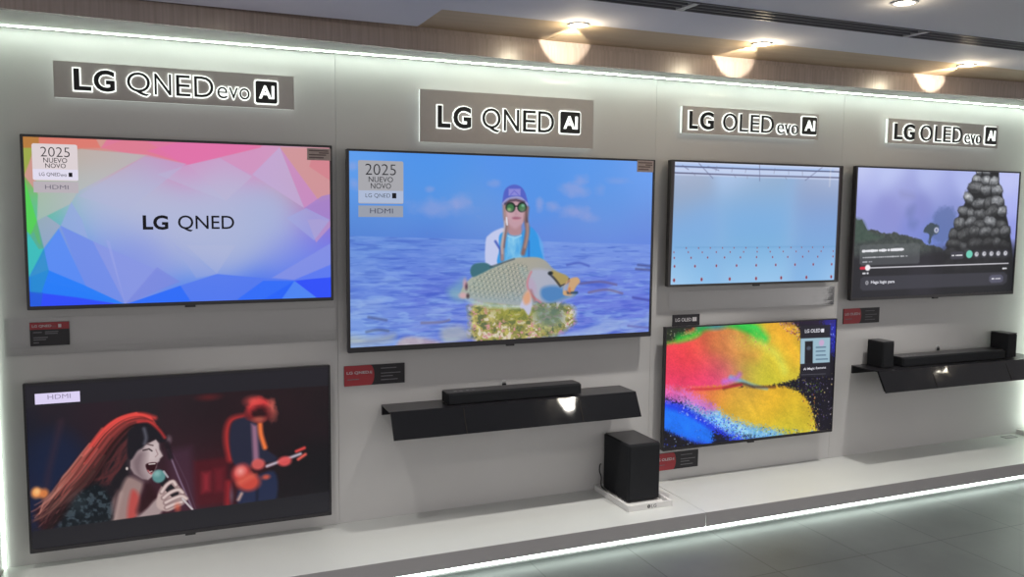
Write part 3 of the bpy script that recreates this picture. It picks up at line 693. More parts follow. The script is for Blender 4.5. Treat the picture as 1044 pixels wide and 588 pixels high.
# --- angler with a big fish
def pic_fish():
    p = Pic(640, 1.778)
    K = [((0.021,0.030),(96,164,246)),((0.433,0.016),(76,150,242)),((0.877,0.028),(84,150,240)),((1.357,0.041),(90,156,242)),((1.712,0.088),(110,164,246)),((0.019,0.226),(90,154,234)),((0.327,0.171),(76,150,236)),((0.542,0.219),(84,152,232)),((1.114,0.156),(82,150,236)),((1.488,0.233),(94,154,234)),((0.222,0.349),(106,156,228)),((0.653,0.363),(114,158,226)),((1.365,0.401),(110,150,224)),((1.720,0.401),(112,150,226)),((0.018,0.454),(80,130,210)),((0.222,0.476),(76,124,214)),((0.488,0.504),(78,120,214)),((0.654,0.542),(84,124,218)),((1.181,0.527),(98,138,226)),((1.494,0.519),(108,146,230)),((1.725,0.556),(96,132,228)),((0.067,0.600),(78,120,220)),((0.326,0.657),(78,108,220)),((0.117,0.728),(82,116,224)),((0.434,0.738),(88,120,214)),((0.065,0.853),(100,140,222)),((0.326,0.838),(86,106,220)),((0.544,0.836),(96,112,214)),((0.065,0.955),(136,176,226)),((0.220,0.937),(132,160,222)),((0.489,0.977),(124,142,214)),((0.600,0.929),(92,104,218)),((1.370,0.653),(84,112,224)),((1.695,0.688),(88,116,226)),((1.436,0.796),(88,100,214)),((1.699,0.833),(90,104,222)),((1.375,0.907),(96,112,224)),((1.703,0.979),(96,104,206)),((1.441,0.985),(92,100,196)),((1.634,0.901),(108,130,232))]
    p.c = p.rbf(K, 2.6)
    # clouds
    for e, al in (((0.4873,0.2812,0.1736,0.0464), .45), ((0.5967,0.2438,0.0663,0.0416), .35), ((1.2667,0.1695,0.0863,0.0493), .5), ((1.3089,0.1138,0.0434,0.0329), .4), ((0.4226,0.1846,0.0268,0.0153), .4), ((1.0558,0.2542,0.0239,0.0378), .5), ((1.1402,0.2696,0.0423,0.0327), .5), ((1.2689,0.2903,0.0865,0.0385), .5), ((1.3694,0.3283,0.0628,0.0222), .3), ((1.4353,0.1665,0.0380,0.0389), .3), ((0.7923,0.1464,0.0399,0.0210), .35), ((0.0206,0.0788,0.0298,0.0245), .4), ((0.0299,0.1670,0.0349,0.0296), .4), ((1.5492,0.1197,0.0773,0.0224), .25)):
        j = p.noise(14, 20, 8)
        cu, cv, ru, rv = e
        r = np.sqrt(((p.U-cu)/ru)**2+((p.V-cv)/rv)**2)
        p.put(al*np.clip(1.25-r-(j-.5)*1.3, 0, 1), (168, 168, 220))
    # sea: streaks stretched sideways
    sea = np.clip((p.sdf([(-0.081,0.422),(1.891,0.485),(1.916,1.258),(-0.089,1.176)]))/-0.006+0.2, 0, 1)
    w1 = p.noise(5, 40, 12, 4, rot=-0.02); w2 = p.noise(12, 60, 15, 3, rot=0.06); w3 = p.noise(3, 11, 17, 4, rot=-.15)
    dep = np.clip((p.V-.5)*2, 0, 1)
    near = .35+.65*np.clip((p.V-.5)*4, 0, 1); p.put(sea*.28, (150, 176, 238)); p.put(sea*near*np.clip((w1-.50)*2.6, 0, .55), (66, 98, 206)); p.put(sea*near*np.clip((w2-.52)*2.6, 0, .5), (150, 186, 240)); w4 = p.noise(9, 90, 19, 3); p.put(sea*np.clip((w4-.55)*2.5, 0, .4), (132, 164, 236)); p.put(sea*np.clip((.42-w4)*2.5, 0, .35), (50, 84, 190))
    p.put(sea*dep*np.clip((w3-.55)*3.5, 0, .65), (172, 196, 232)); p.put(sea*dep*np.clip((.43-w3)*4, 0, .5), (74, 84, 208))
    for pts, col in (([(1.308,0.702),(1.447,0.694),(1.551,0.714)], (110, 92, 130)), ([(1.372,0.754),(1.487,0.741),(1.591,0.766)], (120, 96, 120)), ([(1.693,0.602),(1.773,0.609)], (60, 66, 120)), ([(1.680,0.625),(1.774,0.632)], (70, 66, 110)), ([(1.664,0.792),(1.779,0.813)], (56, 60, 150)), ([(1.636,0.959),(1.784,0.977)], (96, 92, 170)), ([(0.085,0.921),(0.142,0.913),(0.199,0.921)], (80, 92, 120)), ([(0.380,0.887),(0.489,0.887),(0.533,0.878)], (122, 112, 130)), ([(0.096,0.845),(0.189,0.864)], (72, 84, 130)), ([(1.231,0.594),(1.306,0.584),(1.369,0.602)], (60, 80, 180))):
        p.line(pts, .010, col, .75, .007, True)
    for pts in ([(-0.006,0.937),(0.116,0.953),(0.231,0.938),(0.199,0.978),(0.003,0.988)], [(0.554,0.725),(0.711,0.735),(0.769,0.764),(0.599,0.769)], [(0.489,0.929),(0.600,0.913),(0.656,0.985),(0.516,1.005)]):
        p.poly(pts, (196, 196, 168), .55, .02, True)
    g = p.noise(30, 40, 31, 3)
    p.poly([(0.241,1.001),(0.299,0.957),(0.434,0.979),(0.489,1.003),(0.489,1.057),(0.241,1.063)], np.stack([178+40*g, 140+60*g, 150+40*g], -1), .7, .012, True)
    # rock under the water
    r1 = p.noise(18, 26, 41, 4); r2 = p.noise(34, 44, 43, 3)
    rock = np.stack([92+150*r1, 98+120*r1, 30+90*r1], -1)
    hl = p.noise(60, 70, 45, 2); rock = rock*(.75+.5*hl[..., None])
    k1 = np.clip((r2-.56)*9, 0, 1)[..., None]; rock = rock*(1-k1)+np.array([228., 214, 180])*k1; k1 = np.clip((.42-r2)*8, 0, 1)[..., None]; rock = rock*(1-k1)+np.array([98., 108, 60])*k1; k1 = np.clip((p.noise(46, 60, 47, 3)-.6)*8, 0, 1)[..., None]; rock = rock*(1-k1)+np.array([214., 150, 140])*k1
    p.poly([(0.678,0.777),(0.885,0.784),(1.124,0.808),(1.260,0.830),(1.286,0.898),(1.238,0.958),(1.127,0.998),(0.887,1.030),(0.725,1.038),(0.656,0.980),(0.644,0.861)], rock, .92, .02, True, jit=(r1-.5)*.05)
    p.poly([(1.022,0.821),(1.112,0.813),(1.211,0.850),(1.200,0.928),(1.102,0.946),(1.035,0.899)], (100, 128, 118), .7, .03, True)
    p.poly([(0.700,0.794),(0.885,0.811),(1.040,0.855),(0.945,0.906),(0.769,0.855)], (146, 150, 48), .5, .03, True)
    p.poly([(0.632,0.765),(0.769,0.796),(0.944,0.813),(0.944,0.829),(0.769,0.818),(0.655,0.792)], (190, 220, 226), .6, .01, True)
    # tail under water
    p.poly([(0.521,0.719),(0.576,0.678),(0.621,0.658),(0.621,0.764),(0.554,0.768)], (120, 170, 196), .7, .02, True)
    # angler
    p.poly([(0.738,0.459),(0.760,0.421),(0.806,0.395),(0.846,0.390),(0.847,0.459),(0.824,0.491),(0.831,0.598),(0.745,0.597)], (196, 204, 240), 1, .005, True)
    p.poly([(1.028,0.417),(1.071,0.460),(1.084,0.515),(1.085,0.603),(1.037,0.602)], (96, 170, 240), .9, .008, True)
    p.poly([(0.818,0.427),(0.858,0.406),(0.905,0.427),(0.951,0.406),(0.998,0.379),(1.040,0.417),(1.059,0.482),(1.067,0.603),(0.825,0.598),(0.818,0.502)], (46, 152, 232), 1, .005, True)
    s = p.noise(40, 20, 51, 3)
    p.poly([(0.864,0.427),(0.940,0.427),(0.965,0.601),(0.848,0.599)], np.stack([70+110*s, 160+70*s, 226+20*s], -1), .8, .012)
    p.line([(0.795,0.459),(0.824,0.502),(0.836,0.556)], .012, (28, 60, 170), .8, .006); p.line([(0.993,0.460),(0.994,0.547)], .010, (30, 90, 180), .7, .006)
    p.line([(0.870,0.430),(0.911,0.441),(0.946,0.427)], .010, (150, 210, 246), .9)
    p.poly([(0.856,0.246),(0.902,0.224),(0.973,0.244),(0.976,0.298),(0.962,0.347),(0.945,0.379),(0.945,0.417),(0.910,0.427),(0.875,0.416),(0.869,0.374),(0.854,0.320)], (196, 156, 168), 1, .004, True)
    p.poly([(0.869,0.368),(0.910,0.390),(0.951,0.368),(0.946,0.422),(0.875,0.422)], (168, 124, 128), .6, .010, True)
    p.line([(0.846,0.257),(0.851,0.331),(0.863,0.384),(0.849,0.427),(0.838,0.480),(0.836,0.556)], .022, (164, 132, 128), 1, .008, True); p.line([(0.854,0.352),(0.844,0.416),(0.833,0.480),(0.836,0.523)], .014, (212, 192, 186), .8, .008, True, w2=.006); p.line([(0.860,0.363),(0.852,0.427),(0.847,0.491)], .006, (96, 70, 76), .7, .006)
    p.line([(0.979,0.277),(0.974,0.341),(0.983,0.395),(0.975,0.460),(0.959,0.525)], .026, (132, 100, 98), 1, .008, True); p.line([(0.983,0.363),(0.984,0.427),(0.970,0.492)], .010, (188, 156, 146), .8, .008, True); p.line([(0.973,0.287),(0.980,0.352)], .008, (70, 52, 62), .7, .006)
    p.line([(0.859,0.331),(0.863,0.368)], .010, (228, 226, 240), .9)
    p.poly([(0.836,0.259),(0.841,0.198),(0.861,0.166),(0.902,0.151),(0.942,0.162),(0.969,0.196),(0.984,0.260),(0.943,0.229),(0.902,0.225),(0.862,0.235)], (82, 98, 200), 1, .004, True)
    p.poly([(0.870,0.174),(0.940,0.173),(0.940,0.210),(0.870,0.211)], (146, 142, 222), .9, .004); p.line([(0.882,0.206),(0.902,0.184),(0.928,0.205)], .006, (104, 106, 205), .8)
    p.line([(0.839,0.255),(0.862,0.232),(0.902,0.221),(0.943,0.224),(0.982,0.257)], .012, (156, 154, 204), 1, .004, True); p.line([(0.851,0.256),(0.879,0.238),(0.914,0.234),(0.961,0.245)], .012, (44, 34, 56), .8, .006)
    for e in ((0.8820,0.2743,0.0290,0.0282), (0.9496,0.2731,0.0281,0.0279)): p.ell(e, (14, 24, 26), 1, .004)
    for e in ((0.8809,0.2764,0.0226,0.0213), (0.9497,0.2752,0.0217,0.0209)): p.ell(e, (62, 124, 74), .95, .006)
    p.ell((0.8740,0.2855,0.0093,0.0075), (150, 196, 120), .8, .005); p.ell((0.9554,0.2634,0.0094,0.0075), (140, 196, 176), .8, .005); p.line([(0.906,0.268),(0.926,0.267)], .006, (16, 22, 26), 1)
    p.poly([(0.892,0.331),(0.909,0.326),(0.936,0.328),(0.944,0.332),(0.927,0.339),(0.904,0.339)], (150, 84, 108), .85, .006, True); p.line([(0.901,0.344),(0.930,0.343)], .006, (214, 154, 166), .6, .008); p.ell((0.8743,0.3095,0.0151,0.0160), (214, 176, 186), .6, .02); p.ell((0.9559,0.3036,0.0117,0.0161), (210, 170, 182), .5, .02); p.line([(0.912,0.283),(0.915,0.309)], .008, (178, 134, 148), .5, .008)
    # fish
    fish = [(0.599,0.758),(0.604,0.711),(0.649,0.659),(0.722,0.613),(0.813,0.582),(0.894,0.554),(0.977,0.547),(1.054,0.550),(1.102,0.573),(1.139,0.609),(1.189,0.638),(1.232,0.655),(1.257,0.678),(1.301,0.685),(1.292,0.718),(1.277,0.743),(1.296,0.752),(1.278,0.774),(1.210,0.789),(1.124,0.805),(1.057,0.792),(1.009,0.804),(0.932,0.813),(0.838,0.801),(0.746,0.790),(0.666,0.766)]
    sc = p.noise(8, 8, 61)
    fc = p.rbf([((0.621,0.743),(170,178,170)),((0.683,0.692),(168,176,160)),((0.768,0.640),(178,180,158)),((0.769,0.748),(160,176,170)),((0.855,0.723),(164,178,176)),((0.883,0.589),(172,168,146)),((0.971,0.568),(176,166,142)),((1.060,0.570),(170,158,128)),((1.001,0.645),(178,160,150)),((0.913,0.670),(176,176,158)),((0.944,0.764),(158,166,178)),((1.109,0.603),(172,162,124)),((1.062,0.701),(178,182,206)),((1.183,0.677),(176,176,190)),((1.154,0.759),(80,136,190)),((1.278,0.763),(40,90,130))], 2.6)
    p.poly(fish, fc, 1, .005, True)
    # scale rows: slanted lattice over the flank
    flank = np.clip(0.5 - p.sdf(curve([(0.644,0.733),(0.666,0.670),(0.768,0.613),(0.906,0.578),(0.989,0.601),(0.972,0.699),(0.944,0.786),(0.798,0.781),(0.689,0.761)], True))/.02, 0, 1)
    sx = (p.U*1.0+p.V*.30)*36+sc*1.2; sy = (p.V*1.0-p.U*.22)*46
    row = np.floor(sy); cx = np.mod(sx+.5*row, 1.0)-.5; cy = np.mod(sy, 1.0)-.5
    arc = np.abs(np.sqrt(cx**2+(cy-.2)**2)-.42)
    p.put(flank*np.clip(.9-arc*7, 0, .55), (92, 108, 104)); p.put(flank*np.clip(.5-np.sqrt((cx*1.3)**2+cy**2)*1.4, 0, .45), (226, 222, 190))
    bl = p.noise(10, 14, 66, 3); p.put(flank*np.clip((bl-.5)*2, 0, .4), (150, 176, 176))
    p.poly([(0.655,0.750),(0.769,0.764),(0.944,0.769),(1.003,0.744),(0.980,0.798),(0.827,0.803),(0.689,0.777)], (150, 170, 190), .5, .04, True)
    p.poly([(0.651,0.617),(0.665,0.585),(0.699,0.575),(0.744,0.576),(0.785,0.595),(0.836,0.580),(0.768,0.608),(0.711,0.634),(0.666,0.649)], (58, 110, 124), 1, .005, True)
    p.line([(0.767,0.597),(0.836,0.577),(0.906,0.556)], .008, (60, 76, 92), .8, .005, True)
    p.poly([(1.007,0.629),(1.049,0.613),(1.121,0.625),(1.171,0.671),(1.202,0.716),(1.278,0.763),(1.197,0.788),(1.106,0.802),(1.033,0.772),(0.991,0.721)], (178, 182, 206), .75, .012, True)
    p.poly([(1.074,0.724),(1.135,0.709),(1.196,0.721),(1.247,0.762),(1.197,0.788),(1.124,0.803),(1.075,0.773)], (62, 124, 190), .85, .012, True); p.poly([(1.002,0.656),(1.038,0.701),(1.039,0.756),(0.990,0.716)], (188, 160, 190), .6, .012, True)
    p.line([(1.010,0.629),(0.990,0.672),(0.990,0.716),(1.021,0.766),(1.070,0.801)], .010, (206, 122, 134), .85, .006, True)
    p.poly([(1.134,0.626),(1.183,0.638),(1.226,0.655),(1.245,0.684),(1.196,0.713),(1.159,0.682)], (172, 152, 92), 1, .006, True); p.line([(1.122,0.642),(1.159,0.676),(1.190,0.713)], .010, (26, 30, 40), .9, .006, True); p.line([(1.196,0.710),(1.233,0.697),(1.245,0.672)], .008, (50, 50, 70), .8)
    p.ell((1.1277,0.6383,0.0146,0.0099), (20, 30, 36), 1, .005)
    p.poly([(1.209,0.761),(1.215,0.711),(1.245,0.675),(1.295,0.665),(1.314,0.691),(1.289,0.718),(1.271,0.751),(1.253,0.768)], (206, 166, 122), 1, .005, True); p.line([(1.245,0.684),(1.230,0.717),(1.234,0.750)], .010, (148, 104, 90), .8, .006, True); p.poly([(1.215,0.711),(1.245,0.695),(1.234,0.739),(1.209,0.738)], (150, 170, 214), .9, .006)
    p.line([(1.240,0.753),(1.296,0.752)], .012, (22, 56, 90), .9, .006); p.line([(1.249,0.728),(1.249,0.748)], .012, (212, 120, 70), .9, .006)
    p.poly([(0.944,0.818),(0.967,0.770),(0.991,0.732),(1.009,0.755),(1.016,0.821),(0.998,0.870),(0.968,0.836)], (196, 196, 222), 1, .006, True); p.poly([(0.961,0.770),(0.991,0.732),(1.009,0.760),(1.003,0.799),(0.974,0.809)], (222, 160, 120), .9, .010, True)
    p.line([(1.009,0.733),(1.033,0.789)], .012, (150, 84, 80), .6, .010)
    p.ell((0.6209,0.6848,0.0112,0.0239), (206, 160, 172), .9, .008); p.ell((0.6100,0.7481,0.0224,0.0159), (212, 168, 176), .9, .008); p.ell((0.6294,0.7009,0.0073,0.0159), (74, 50, 70), .9, .006); p.ell((0.6380,0.7517,0.0090,0.0128), (70, 54, 60), .9, .006)
    return p

# --- blue field with red dots
def pic_blue():
    p = Pic(340, 1.777)
    K = [((0.045,0.009),(190,206,240)),((0.727,0.022),(184,208,246)),((1.686,0.038),(190,206,240)),((0.098,0.198),(166,174,196)),((0.836,0.184),(156,178,206)),((1.640,0.203),(160,170,198)),((0.054,0.302),(144,170,206)),((0.843,0.333),(130,178,228)),((1.647,0.324),(130,160,214)),((0.155,0.477),(128,176,232)),((0.850,0.474),(124,178,232)),((1.655,0.471),(130,170,226)),((0.162,0.678),(126,176,226)),((0.859,0.683),(124,178,224)),((1.612,0.689),(126,170,222)),((0.169,0.881),(134,190,236)),((0.868,0.894),(134,190,236)),((1.624,0.908),(132,184,234)),((0.077,0.984),(176,214,246)),((0.873,0.995),(170,210,244)),((1.742,0.990),(170,208,244))]
    p.c = p.rbf(K, 2.6)
    W = (208, 218, 246)
    p.poly([(-0.051,-0.074),(1.904,-0.098),(1.918,0.115),(1.758,0.110),(0.833,0.109),(0.029,0.108),(-0.046,0.106)], W, .85, .008)
    p.poly([(0.045,0.013),(1.685,0.016),(1.687,0.046),(0.046,0.049)], (176, 204, 248), .8, .008); p.poly([(0.028,0.065),(1.755,0.062),(1.756,0.084),(0.028,0.085)], (190, 212, 248), .5, .008)
    p.line([(-0.048,0.038),(0.027,0.038),(0.830,0.041),(1.758,0.039),(1.913,0.039)], .010, (66, 72, 110), .95); p.line([(-0.046,0.090),(0.029,0.091),(0.832,0.095),(1.757,0.091),(1.916,0.091)], .010, (72, 74, 110), .95)
    for x in range(692, 856, 15):
        pass
    for a in ([(0.263,0.011),(0.403,0.127)], [(0.874,0.001),(0.881,0.137)], [(1.551,0.007),(1.371,0.122)], [(0.102,0.031),(0.160,0.061)], [(0.351,0.032),(0.460,0.061)]):
        p.line(a, .007, (104, 108, 148), .7)
    for a in ([(0.439,0.030),(0.430,0.066)], [(0.597,0.033),(0.589,0.070)], [(0.738,0.038),(0.729,0.071)], [(1.036,0.030),(1.028,0.071)], [(1.184,0.034),(1.186,0.076)], [(1.334,0.038),(1.337,0.081)], [(0.199,0.084),(0.228,0.107)], [(0.610,0.090),(0.631,0.114)], [(0.751,0.095),(0.752,0.119)], [(1.145,0.094),(1.167,0.118)]):
        p.line(a, .005, (120, 120, 150), .6)
    p.line([(1.650,-0.004),(1.644,0.168)], .012, (236, 232, 236), .45, .008)
    rows = [([[(0.052,0.962)], [(0.322,0.961)], [(0.606,0.964)], [(0.881,0.966)], [(1.149,0.966)], [(1.428,0.968)], [(1.709,0.969)]], .0115),
            ([[(0.053,0.848)], [(0.253,0.850)], [(0.466,0.850)], [(0.672,0.852)], [(0.877,0.853)], [(1.085,0.853)], [(1.296,0.854)], [(1.499,0.855)], [(1.708,0.857)]], .0085),
            ([[(0.048,0.779)], [(0.212,0.780)], [(0.376,0.780)], [(0.546,0.782)], [(0.709,0.783)], [(0.878,0.783)], [(1.048,0.785)], [(1.212,0.786)], [(1.377,0.786)], [(1.546,0.788)], [(1.719,0.788)]], .0062),
            ([[(0.043,0.733)], [(0.183,0.734)], [(0.321,0.736)], [(0.461,0.736)], [(0.602,0.737)], [(0.740,0.737)], [(0.882,0.737)], [(1.020,0.738)], [(1.160,0.738)], [(1.302,0.739)], [(1.441,0.740)], [(1.581,0.740)], [(1.719,0.741)]], .0048),
            ([[(0.162,0.700)], [(0.283,0.701)], [(0.400,0.701)], [(0.522,0.702)], [(0.640,0.702)], [(0.762,0.703)], [(0.881,0.704)], [(0.997,0.704)], [(1.119,0.704)], [(1.243,0.704)], [(1.361,0.704)], [(1.483,0.705)], [(1.605,0.705)]], .0042)]
    p.poly([(0.048,0.687),(1.781,0.692),(1.782,0.708),(0.049,0.701)], (112, 164, 212), .5, .005)
    for pts, r in rows:
        for q in pts:
            u, v = q[0]
            p.ell((u, v, r*.95, r*1.25), (206, 84, 92), .9, .004); p.ell((u, v, r*.62, r*.9), (104, 16, 34), .95, .003)
    p.poly([(-.1, -.1), (.032, -.1), (.018, 1.1), (-.1, 1.1)], (52, 46, 48), 1, .003); p.poly([(1.748, -.1), (1.9, -.1), (1.9, 1.1), (1.744, 1.1)], (48, 42, 44), 1, .003)
    return p

# --- coloured powder
def pic_powder():
    p = Pic(460, 1.778)
    n = p.noise(5, 7, 71, 4, rot=.5); n2 = p.noise(40, 40, 72, 3); n3 = p.noise(3, 12, 73, 4, rot=.6)
    grain = (p.noise(90, 90, 74, 2)-.5)
    K = [((0.027,0.165),(240,70,80)),((0.199,0.199),(244,70,70)),((0.032,0.327),(246,56,88)),((0.203,0.314),(246,62,66)),((0.398,0.326),(242,60,84)),((0.112,0.455),(238,70,140)),((0.354,0.456),(240,60,130)),((0.601,0.439),(226,60,160)),((0.548,0.360),(232,62,120)),((0.391,0.143),(226,110,66)),((0.536,0.068),(222,130,60)),((0.640,0.156),(212,150,84)),((0.544,0.251),(214,150,84)),((0.746,0.263),(206,170,80)),((0.846,0.210),(214,166,50)),((0.749,0.348),(200,190,84)),((0.957,0.387),(216,206,60)),((1.112,0.310),(226,202,56)),((1.212,0.186),(232,182,50)),((1.152,0.054),(232,158,44)),((0.992,0.005),(226,176,52)),((0.946,0.130),(200,216,66)),((1.277,0.407),(224,206,60)),((1.067,0.489),(206,210,50)),((0.855,0.423),(206,196,70)),((1.305,0.322),(226,196,54))]
    p.c = p.rbf(K, 3.2)
    jt = grain*.09; js = grain*.04
    # black ground
    p.c[:] = (24, 21, 32)
    p.poly([(-0.186,-0.110),(0.189,-0.095),(0.630,-0.078),(1.094,-0.059),(1.267,-0.001),(1.381,0.108),(1.399,0.459),(1.294,0.522),(1.123,0.544),(0.976,0.560),(0.809,0.539),(0.606,0.558),(-0.168,0.500)], p.rbf(K, 3.2), 1, .012, True, jit=js)
    p.poly([(-0.170,0.451),(0.209,0.495),(0.554,0.512),(0.861,0.543),(1.123,0.553),(1.319,0.594),(1.454,0.674),(1.538,0.788),(1.591,0.935),(1.609,1.054),(1.254,1.028),(0.826,0.944),(0.566,0.826),(0.332,0.679),(0.115,0.554),(-0.168,0.516)], p.rbf([((0.114,0.513),(236,80,120)),((0.308,0.552),(238,110,84)),((0.557,0.588),(228,128,66)),((0.812,0.607),(224,168,66)),((0.815,0.676),(228,186,66)),((0.663,0.706),(216,184,50)),((1.128,0.658),(230,178,46)),((1.402,0.723),(228,190,50)),((1.520,0.866),(230,190,46)),((1.245,0.842),(230,186,44)),((0.975,0.775),(226,166,44)),((0.927,0.858),(222,206,56)),((1.251,0.957),(206,214,60)),((1.492,0.971),(216,206,60))], 3.0), 1, .012, True, jit=js)
    # top left: dark wedge and green arc
    p.poly([(-0.186,-0.126),(0.480,-0.100),(0.193,0.035),(0.101,0.104),(-0.179,0.129)], (36, 44, 32), 1, .015, True, jit=js)
    p.line([(0.119,0.088),(0.271,0.063),(0.386,0.003),(0.633,-0.011),(0.808,0.047),(0.914,0.120)], .055, (34, 190, 60), .95, .03, True); p.line([(0.662,-0.026),(0.889,0.034),(0.998,0.133)], .075, (44, 214, 84), .9, .035, True)
    p.line([(0.308,0.008),(0.424,-0.028),(0.601,-0.054)], .045, (36, 160, 120), .8, .03, True); p.ell((0.4935,-0.0088,0.0793,0.0331), (60, 128, 200), .8, .03)
    p.line([(0.007,0.123),(0.196,0.100),(0.329,0.058)], .020, (120, 200, 60), .8, .02, True)
    p.line([(0.631,-0.061),(0.906,-0.050),(0.992,0.005)], .06, (196, 214, 50), .6, .04, True)
    # flow shading on the yellow
    p.line([(1.034,0.006),(1.210,0.143),(1.348,0.324)], .14, (238, 168, 44), .55, .07, True); p.line([(0.852,0.125),(1.110,0.267),(1.224,0.430)], .05, (212, 226, 96), .6, .04, True)
    p.line([(0.490,0.165),(0.674,0.242),(0.900,0.272)], .10, (222, 140, 70), .5, .06, True)
    # pinch
    p.line([(0.652,0.451),(0.755,0.484),(0.891,0.536),(1.040,0.573)], .035, (110, 190, 226), .95, .018, True, w2=.012); p.line([(0.583,0.480),(0.703,0.463),(0.743,0.432)], .035, (196, 110, 226), .9, .025, True)
    p.line([(0.585,0.539),(0.766,0.510),(0.892,0.545),(1.124,0.566)], .018, (92, 48, 30), .9, .014, True)
    p.line([(0.210,0.520),(0.505,0.533),(0.767,0.519)], .016, (196, 26, 60), .8, .012, True)
    # blue bands at lower left
    p.poly([(-0.168,0.516),(0.021,0.580),(0.214,0.644),(0.434,0.763),(0.671,0.903),(0.933,0.997),(1.474,1.050),(1.562,1.013),(1.616,1.190),(-0.151,1.089)], (44, 70, 226), 1, .02, True, jit=jt)
    p.poly([(0.154,0.574),(0.370,0.632),(0.573,0.741),(0.781,0.853),(1.252,0.984),(1.147,1.044),(0.786,0.966),(0.517,0.855),(0.295,0.718)], np.stack([70+110*n2, 150+80*n2, 236+10*n2], -1), .95, .03, True, jit=jt)
    p.poly([(-0.167,0.549),(0.023,0.629),(0.217,0.711),(0.397,0.827),(0.572,0.979),(0.423,0.998),(0.127,0.902),(-0.161,0.760)], (30, 122, 250), .9, .03, True, jit=js)
    p.line([(-0.015,0.626),(0.217,0.711),(0.437,0.831),(0.622,0.967)], .03, (30, 40, 220), .7, .03, True)
    p.poly([(-0.160,0.777),(0.049,0.862),(0.264,0.966),(0.444,1.026),(0.231,1.130),(-0.151,1.089)], (24, 22, 30), 1, .015, True, jit=js)
    p.poly([(0.499,0.904),(0.643,0.969),(0.748,1.031),(0.525,1.043)], (24, 22, 34), .95, .015, True, jit=jt)
    # pink dust between
    p.poly([(-0.019,0.495),(0.210,0.528),(0.329,0.587),(0.511,0.685),(0.413,0.728),(0.214,0.636),(-0.017,0.577)], (226, 110, 196), .8, .03, True, jit=jt)
    # dust along the right and bottom edges
    rg = np.random.RandomState(5)
    def dust(quad, k, cols, r0, r1):
        Q = np.array(quad)
        for i in range(k):
            a, b = rg.rand(2)
            q = (Q[0]*(1-a)+Q[1]*a)*(1-b)+(Q[3]*(1-a)+Q[2]*a)*b
            r = r0+(r1-r0)*rg.rand()**2
            c = cols[rg.randint(len(cols))]
            m = int(3+r/p.px*1.6); i0 = int(q[0]/p.px); j0 = int(q[1]/p.px)
            sl = (slice(max(j0-m, 0), max(min(j0+m, p.ny), 0)), slice(max(i0-m, 0), max(min(i0+m, p.nx), 0)))
            d = np.sqrt((p.U[sl]-q[0])**2+(p.V[sl]-q[1])**2)
            al = np.clip(0.5-(d-r)/(2*p.px), 0, 1)[..., None]*.9
            p.c[sl] = p.c[sl]*(1-al)+np.array(c, float)*al
    dust([(1.095,-0.025),(1.396,-0.013),(1.407,0.197),(1.206,0.066)], 130, [(190, 70, 90), (240, 220, 160), (120, 40, 60), (60, 50, 120), (235, 170, 200)], .002, .006)
    dust([(1.423,0.496),(1.780,0.484),(1.789,1.035),(1.562,1.013)], 130, [(210, 200, 220), (120, 100, 160), (90, 70, 90), (240, 220, 150), (60, 60, 120)], .0015, .006)
    dust([(1.175,0.513),(1.668,0.512),(1.654,0.654),(1.321,0.629)], 110, [(110, 150, 60), (60, 50, 110), (150, 140, 80), (70, 60, 150)], .002, .006)
    dust([(1.397,0.635),(1.587,0.667),(1.674,1.015),(1.539,1.002)], 90, [(236, 190, 60), (220, 120, 60), (40, 30, 40), (230, 220, 120)], .002, .006)
    dust([(0.567,0.843),(1.583,0.988),(1.587,1.070),(0.676,1.024)], 260, [(70, 120, 236), (210, 226, 120), (120, 180, 240), (20, 26, 60), (120, 190, 60)], .002, .006)
    dust([(0.213,0.611),(0.823,0.866),(0.776,0.982),(0.120,0.703)], 240, [(60, 80, 230), (150, 200, 246), (210, 200, 240), (30, 40, 200)], .002, .006)
    dust([(-0.007,0.873),(0.478,0.868),(0.483,1.004),(-0.003,1.005)], 26, [(190, 210, 250), (60, 80, 200)], .002, .006)
    dust([(-0.035,-0.008),(0.346,-0.024),(0.312,0.106),(-0.030,0.129)], 60, [(200, 190, 120), (60, 120, 60), (230, 230, 210)], .002, .005)
    dust([(0.388,0.061),(0.994,0.056),(1.216,0.273),(0.691,0.176)], 60, [(236, 190, 110), (210, 120, 90)], .002, .006)
    p.poly([(1.615,-0.038),(1.863,-0.029),(1.888,0.383),(1.722,0.267),(1.691,0.123)], (40, 48, 210), .75, .03, True, jit=jt)
    dust([(1.663,0.016),(1.787,0.021),(1.791,0.288),(1.723,0.284)], 60, [(70, 90, 250), (150, 170, 255), (20, 20, 80)], .002, .007)
    p.line([(1.203,-0.003),(1.753,0.020)], .05, (52, 30, 70), .5, .03)
    lum = (p.noise(16, 34, 91, 4, rot=.55)-.5)*.12+(p.noise(110, 110, 92, 2)-.5)*.12+(p.noise(5, 9, 93, 2, rot=.9)-.5)*.22
    p.c = np.clip(p.c*(1+lum[..., None]), 0, 255)
    # product card
    p.poly([(1.377,0.043),(1.715,0.045),(1.736,0.508),(1.396,0.498)], (36, 34, 44), .93, .003)
    p.poly([(1.385,0.154),(1.718,0.160),(1.725,0.384),(1.393,0.379)], (158, 190, 206), 1, .003)
    p.poly([(1.435,0.181),(1.523,0.182),(1.532,0.384),(1.441,0.382)], (30, 28, 36), 1, .004); p.ell((1.4799,0.2444,0.0243,0.0176), (92, 104, 122), .7, .005)
    p.ell((1.6228,0.2037,0.0291,0.0283), (212, 168, 210), .8, .006)
    for y in (354.2, 358.2, 362.2, 366.2):
        pass
    for a in ([(1.564,0.242),(1.670,0.244)], [(1.566,0.277),(1.666,0.279)], [(1.568,0.313),(1.674,0.316)], [(1.570,0.349),(1.699,0.353)]):
        p.line(a, .010, (70, 92, 118), .8, .004)
    p.line([(1.411,0.477),(1.684,0.486)], .004, (110, 110, 120), .9)
    return p

